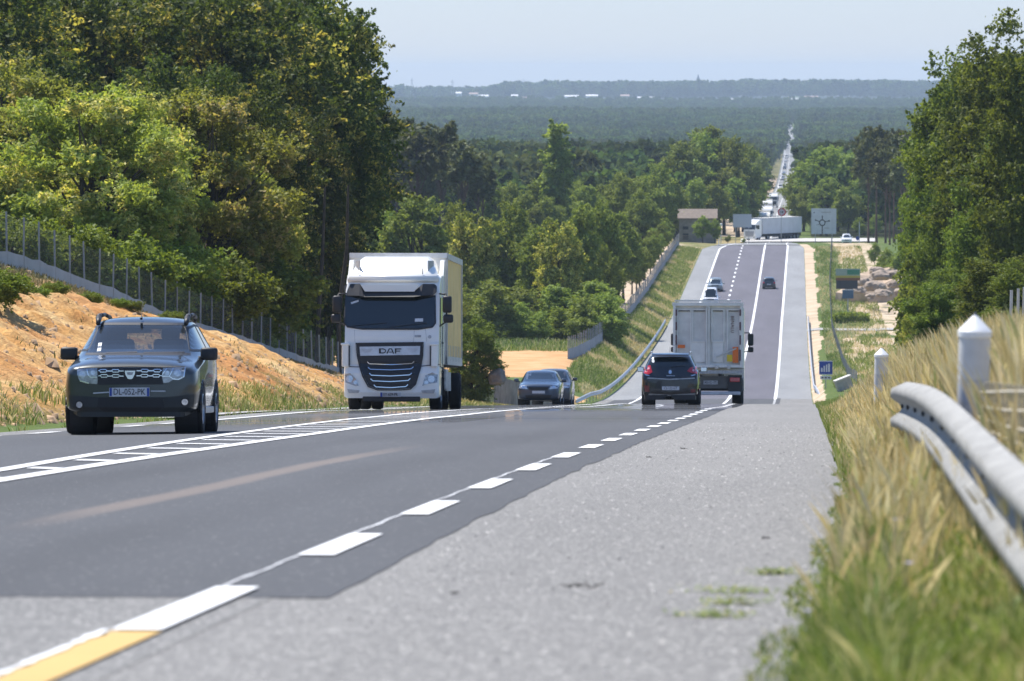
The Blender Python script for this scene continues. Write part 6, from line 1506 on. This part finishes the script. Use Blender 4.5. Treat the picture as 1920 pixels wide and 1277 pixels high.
mb = MB(); mb.box((0, 0, 7), (7, 7, 14)); mb.done('tower', plain('distant_stone', (.3, .28, .26), .9), e); mb = MB(); mb.cyl((0, 0, 14), (0, 0, 25), 4, .2, 8); mb.done('spire', plain('slate', (.12, .13, .15), .7), e); mb = MB(); mb.box((-12, 0, 5), (20, 10, 12)); mb.done('nave', plain('distant_stone', (.3, .28, .26), .9), e)
for x, yt, yb, d, lb in [(772, 146, 168, 9000, 'lattice mast left on the far horizon'), (848, 150, 168, 9000, 'faint second lattice mast on the far horizon'), (982, 148, 160, 11000, 'thin mast on the hill right of the town')]:
    p = P(x, yb, d); e = empty('mast', (p.x, d, p.z-8)); tag(e, lb, 'mast'); h = (yb-yt)*d/F+8; mb = MB()
    for a, b in ((-1, -1), (1, -1), (1, 1), (-1, 1)): mb.cyl((a*2, b*2, 0), (a*.3, b*.3, h), .35, .25, 4)
    for k in range(5): mb.box((0, 0, h*(k+1)/6), (4.0*(1-k/7), .4, .4))
    mb.done('lattice', M['galv_dull'], e); mb = MB(); mb.box((0, 0, h*.85), (7, .4, .4)); mb.done('cross_arm', M['galv_dull'], e)
# ---------------------------------------------------------------- grass
def grass_mat(name, stops, trans=.35):
    m, n, b = mat_new(name); out = n.nodes['Material Output']; g = nd(n, 'ShaderNodeNewGeometry')
    c = ramp(n, g.outputs['Random Per Island'], stops); f = noise(n, 1.1, 3); c = mix(n, .4, c, ramp(n, f, [(.3, (.25, .25, .25)), (.7, (.8, .8, .7))]), 'OVERLAY')
    L(n, c, b.inputs['Base Color']); b.inputs['Roughness'].default_value = .6; b.inputs['Specular IOR Level'].default_value = .3
    t = nd(n, 'ShaderNodeBsdfTranslucent'); L(n, c, t.inputs[0]); mx = nd(n, 'ShaderNodeMixShader'); mx.inputs[0].default_value = trans
    L(n, b.outputs[0], mx.inputs[1]); L(n, t.outputs[0], mx.inputs[2]); L(n, mx.outputs[0], out.inputs[0]); return m
GM = grass_mat('green_grass_blades', [(0, (.10, .16, .025)), (.4, (.20, .27, .05)), (.75, (.32, .35, .11)), (1, (.55, .48, .24))])
DM = grass_mat('dry_grass_blades', [(0, (.38, .30, .11)), (.35, (.64, .50, .24)), (.85, (.80, .67, .38)), (1, (.34, .36, .12))])
def blades(name, XY, h, w, mat, seed=1, lean=.35, head=0.0, Zs=None):
    r = np.random.default_rng(seed); n = len(XY); X, Y = XY[:, 0], XY[:, 1]; Z = (road_z(Y)+cross(X, Y) if Zs is None else Zs)-.02
    h = np.asarray(h)*np.ones(n)*r.uniform(.6, 1.15, n); ang = r.uniform(0, 2*PI, n); lx, ly = np.cos(ang), np.sin(ang); le = lean*r.uniform(.1, 1, n)*h
    fa = r.uniform(-.8, .8, n); wx, wy = np.cos(fa), np.sin(fa); w = w*r.uniform(.6, 1.3, n); isH = r.random(n) < head
    lv = []
    for t, ww in ((0, 1.0), (.45, .85), (.78, .5), (1.0, .06)):
        bx, by, bz = X+lx*le*t*t, Y+ly*le*t*t, Z+h*t*(1-.12*t*np.clip(le/h, 0, 1))
        wl = np.where(isH, {0: .45, .45: .4, .78: 2.6, 1.0: .2}[t], ww)*w/2
        lv.append(np.stack([bx-wx*wl, by-wy*wl, bz], 1)); lv.append(np.stack([bx+wx*wl, by+wy*wl, bz], 1))
    V = np.stack(lv, 1).reshape(-1, 3); i = np.arange(n)[:, None, None]*8+np.array([[0, 1, 3, 2], [2, 3, 5, 4], [4, 5, 7, 6]])[None]
    o = mesh_np(name, V, i.reshape(-1, 4), mat); o['kind'] = 'stuff'; return o
def area(n, d0, d1, off0, off1, seed, clipx=None, side='R', dpow=1.0, clump=0.0):
    r = np.random.default_rng(seed); d = d0+(d1-d0)*r.random(n)**dpow; o = off0+(off1-off0)*r.random(n)
    if clump:
        k = r.random(n) < fbm(o*3.0+d*.0, d*1.2, 3, seed)*1.7-clump; d = d[k]; o = o[k]
    X = SR(d)+o if side == 'R' else (SL(d)-o if side == 'L' else o)
    if clipx is not None: k = (X < clipx*d); X, d = X[k], d[k]
    return np.stack([X, d], 1)
CX = .0425
a = area(64000, 13, 46, -.10, 1.1, 51, CX, dpow=.9); off = a[:, 0]-SR(a[:, 1]); nn = fbm(a[:, 1]*1.1, a[:, 0]*2, 3, 9)
k = off > -.05-.30*(nn-.45); a, off, nn = a[k], off[k], nn[k]; k = np.random.default_rng(2).random(len(a)) > sstep(20, 34, a[:, 1])*.6*sstep(.05, .3, off); a, off, nn = a[k], off[k], nn[k]
blades('green_grass', a, .05+.26*sstep(-.02, .35, off)*(.5+nn)*(1-.75*sstep(.25, .4, off)*sstep(.85, .7, off)*sstep(40, 32, a[:, 1])), .0075, GM, 1, .75, .05)
a = area(2600, 17, 60, .08, .45, 57, CX, dpow=.8); blades('pale_grass_stalks', a, .34, .0065, DM, 17, .5, .5)
a = area(1200, 22, 46, .10, .62, 59, CX); blades('pale_grass_stalks', a, .42, .007, DM, 18, .45, .5)
a = area(30000, 15, 80, .30, 2.2, 52, CX, dpow=.9, clump=.1); a = a[(a[:, 0]-SR(a[:, 1])) > np.interp(a[:, 1], [15, 24, 40], [.52, .42, .28])]; off = a[:, 0]-SR(a[:, 1]); h = (.30+.42*sstep(.3, .8, off))*(.45+.55*sstep(14, 30, a[:, 1]))*(1-.62*sstep(.22, .34, off)*sstep(.72, .62, off)*sstep(40, 33, a[:, 1]))
blades('dry_grass', a, h, .0075, DM, 2, .42, .3)
a = area(26000, 30, 130, .0, 3.5, 53, CX); off = a[:, 0]-SR(a[:, 1])
blades('dry_grass', a, .18+.40*sstep(.1, 1.0, off), .010, DM, 3, .4, .25)
a = area(14000, 40, 180, -.05, 1.2, 54, CX); blades('green_grass', a, .20, .012, GM, 4, .5)
a = area(20000, 24, 62, .55, 3.0, 58, CX); blades('tall_dry_grass', a, .12+.60*sstep(.5, 1.0, a[:, 0]-SR(a[:, 1])), .011, DM, 8, .4, .35)
# left verge and bank fringe
a = area(30000, 76, 330, .05, 2.6, 61, None, 'L'); a = a[(a[:, 0] > XB(a[:, 1])-1.2) & ((a[:, 0] < XB(a[:, 1])+.1) | (a[:, 0] > XB(a[:, 1])+1.0)) & (fbm(a[:, 0], a[:, 1]*.3, 3, 66) > .40)]
k = np.random.default_rng(3).random(len(a)) < .8; hv_ = np.where(a[:, 0] < XB(a[:, 1])+.2, .30, .13)
blades('verge_grass', a[k], hv_[k], .022, GM, 5, .7); blades('verge_grass', a[~k], hv_[~k], .018, DM, 6, .7, .3)
# loose stones, clods and tufts on the bank
r = np.random.default_rng(92); n = 9000; d = 80+240*r.random(n); t = r.random(n)**1.2; X = XB(d)+(XF(d)-XB(d))*t
deps = bpy.context.evaluated_depsgraph_get(); bk = D.objects['earth_bank']; bvb = BVHTree.FromPolygons([v.co.copy() for v in bk.data.vertices], [tuple(p.vertices) for p in bk.data.polygons])
zz = np.array([(lambda h: h[0].z if h[0] is not None else -999)(bvb.ray_cast(Vector((x, y, 50)), Vector((0, 0, -1)))) for x, y in zip(X, d)]); k = zz > -900; X, d, zz = X[k], d[k], zz[k]; n = len(X)
s = r.uniform(.02, .07, n)*(1+1.4*(r.random(n) < .05)); cu = np.array([(-1, -1, -.4), (1, -1, -.4), (1, 1, -.4), (-1, 1, -.4), (-.6, -.6, .8), (.6, -.6, .8), (.6, .6, .8), (-.6, .6, .8)]); fq = np.array([[0, 1, 5, 4], [1, 2, 6, 5], [2, 3, 7, 6], [3, 0, 4, 7], [4, 5, 6, 7]])
V = np.stack([X, d, zz], 1)[:, None]+cu[None]*s[:, None, None]*r.uniform(.6, 1.4, (n, 8, 1)); o = mesh_np('bank_stones', V.reshape(-1, 3), (np.arange(n)[:, None, None]*8+fq[None]).reshape(-1, 4), plain('earth_clods', (.36, .24, .14), .95, vary=.5, scale=1.5)); o['kind'] = 'stuff'
def bank_z(X, Y): return np.array([(lambda h: h[0].z if h[0] is not None else -999)(bvb.ray_cast(Vector((x, y, 50)), Vector((0, 0, -1)))) for x, y in zip(X, Y)])
n = 26000; d = 80+240*r.random(n); t = r.random(n); X = XB(d)+(XF(d)-XB(d))*t; k = fbm(X*.35, d*.16, 3, 71)+.30*np.abs(t-.5)**1.5+.12*(t > .8) > .62; X, d = X[k], d[k]; zz = bank_z(X, d); k = zz > -900; BZ = zz[k]; XYb = np.stack([X[k], d[k]], 1)
TM = grass_mat('bank_tufts', [(0, (.12, .14, .03)), (.5, (.24, .23, .08)), (1, (.38, .31, .16))]); blades('bank_tufts', XYb, .17, .03, TM, 21, .9, 0, BZ)
r = np.random.default_rng(8); n = 15000; d = 80+250*r.random(n); X = XF(d)+1.8*r.random(n)**1.6*(1.4); blades('bank_top_grass', np.stack([X, d], 1), .24, .03, grass_mat('brownish_tufts', [(0, (.10, .11, .03)), (.5, (.24, .19, .09)), (1, (.34, .27, .14))]), 7, .7, .1)
n = 26000; d = 430+440*r.random(n); X = SL(d)-.3-3.6*r.random(n); k = fbm(X*.5, d*.08, 3, 5) > .42; blades('slope_grass', np.stack([X, d], 1)[k], .35, .06, GM, 9, .7)
k = ~k; blades('slope_grass', np.stack([X, d], 1)[k][:6000], .35, .06, DM, 10, .7)
n = 22000; d = 425+450*r.random(n); X = SR(d)+1.7+7*r.random(n); k = fbm(X*.4, d*.05, 3, 15) > .47; blades('slope_grass', np.stack([X, d], 1)[k], .4, .07, GM, 11, .7)
k2 = ~k & (r.random(n) < .5); blades('slope_grass', np.stack([X, d], 1)[k2], .4, .06, DM, 12, .7)
n = 9000; d = 505+30*r.random(n); X = -19-60*r.random(n); blades('clearing_grass', np.stack([X, d], 1), .5, .08, GM, 13, .6)
# weeds on the shoulder, flowers, debris
for i, (x, y, d, s, lb) in enumerate([(1455, 1081, 23.4, .05, 'small weed highest up on the shoulder edge'), (1395, 1125, 21.6, .10, 'largest flat weed growing through the shoulder'), (1378, 1152, 20.6, .06, 'weed just below the largest one on the shoulder'), (1340, 1184, 19.6, .06, 'lowest weed on the gravel shoulder')]):
    X = (x-XV)*d/F; r = np.random.default_rng(i); n = 160; a = r.normal(size=(n, 2))*np.array([s, s*.9]); P0 = np.stack([a[:, 0], a[:, 1], .006+.02*r.random(n)], 1); t = r.uniform(0, 6.28, n); dx = np.stack([np.cos(t), np.sin(t), .5*r.random(n)], 1)*.018; dy = np.stack([-np.sin(t), np.cos(t), 0*t], 1)*.006
    V = np.stack([P0-dx, P0-dy, P0+dx, P0+dy], 1).reshape(-1, 3); o = mesh_np('weed', V, np.arange(4*n).reshape(-1, 4), GM); o.location = (X, d, float(road_z(d))+.005); tag(o, lb, 'weed', 'weeds on the shoulder')
pur = plain('lilac_petals', (.48, .42, .70), .6, vary=.1)
for i, (x, y, d, lb) in enumerate([(1705, 1057, 18.0, 'lilac flower nearest the guardrail in the green grass'), (1682, 975, 21.0, 'small lilac flower highest in the green grass'), (1515, 1165, 17.6, 'lilac flower close to the edge of the shoulder'), (1600, 975, 24.0, 'tiny lilac flower where the verge bulges into the shoulder')]):
    p = P(x, y, d); g = gz(p.x, d); e = empty('flower', (p.x, d, g)); tag(e, lb, 'flower', 'lilac flowers in the verge'); h = max(.12, p.z-g); mb = MB(); mb.cyl((0, 0, 0), (0, 0, h), .002, .0015, 5); mb.done('stem', GM, e)
    mb = MB()
    for k in range(10): t = 2*PI*k/10; mb.quad((0, 0, h), (math.cos(t-.2)*.014, math.sin(t-.2)*.014, h+.006), (math.cos(t)*.021, math.sin(t)*.021, h+.004), (math.cos(t+.2)*.014, math.sin(t+.2)*.014, h+.006))
    mb.done('petals', pur, e)
tw = plain('dark_twig', (.05, .045, .04), .9)
for i, (x, y, d, s) in enumerate([(1092, 1103, 22.0, .08), (852, 1120, 21.4, .02), (1282, 827, 58, .05), (1440, 990, 28, .03), (1555, 1000, 27, .03), (1218, 838, 52, .03)]):
    X = (x-XV)*d/F; mb = MB(); r_ = random.Random(i)
    for k in range(7): t = r_.uniform(0, 6.3); q = Vector((r_.uniform(-s, s)*.6, r_.uniform(-s, s), .006)); mb.cyl(q, q+Vector((math.cos(t)*s*.6, math.sin(t)*s, s*.25*r_.random())), .004, .002, 5)
    o = mb.done('twig', tw, None, loc=(X, d, float(road_z(d))+.004)); tag(o, ['large crumpled dark twig in the middle of the shoulder', 'tiny dark twig near the road edge on the shoulder', 'dark scrap far up on the shoulder', 'dark speck of debris right of the big twig', 'debris beside the green verge', 'small debris near the dashed line far up'][i], 'twig', 'debris on the shoulder')
r = np.random.default_rng(91); n = 5200; d = 13+(95-13)*r.random(n)**1.4; X = (ERr(d)+.45)+(SR(d)-ERr(d)-.45)*r.random(n); s = r.uniform(.003, .009, n); cu = np.array([(-1, -1, 0), (1, -1, 0), (1, 1, 0), (-1, 1, 0), (-.6, -.6, 1), (.6, -.6, 1), (.6, .6, 1), (-.6, .6, 1)])
V = np.stack([X, d, road_z(d)+.004], 1)[:, None]+cu[None]*s[:, None, None]*r.uniform(.7, 1.3, (n, 8, 1)); fq = np.array([[0, 1, 5, 4], [1, 2, 6, 5], [2, 3, 7, 6], [3, 0, 4, 7], [4, 5, 6, 7]])
def grav_mat():
    m, n_, b = mat_new('loose_gravel'); g = nd(n_, 'ShaderNodeNewGeometry'); L(n_, ramp(n_, g.outputs['Random Per Island'], [(0, (.10, .10, .10)), (.4, (.3, .29, .28)), (1, (.55, .53, .5))]), b.inputs['Base Color']); b.inputs['Roughness'].default_value = .9; return m
o = mesh_np('gravel', V.reshape(-1, 3), (np.arange(n)[:, None, None]*8+fq[None]).reshape(-1, 4), grav_mat()); o['kind'] = 'stuff'
# ---------------------------------------------------------------- air: haze box
hm = D.materials.new('haze_air'); hm.use_nodes = True; hn = hm.node_tree; hn.nodes.clear()
ho = hn.nodes.new('ShaderNodeOutputMaterial'); hv = hn.nodes.new('ShaderNodeVolumePrincipled')
hv.inputs['Color'].default_value = (.68, .84, 1.0, 1); hv.inputs['Density'].default_value = 0.68e-4; hv.inputs['Anisotropy'].default_value = .1
hn.links.new(hv.outputs[0], ho.inputs['Volume'])
mb = MB(); mb.box((0, 7000, -22), (7600, 14900, 96)); hz = mb.done('haze', hm); hz['kind'] = 'stuff'
hm.cycles.homogeneous_volume = True
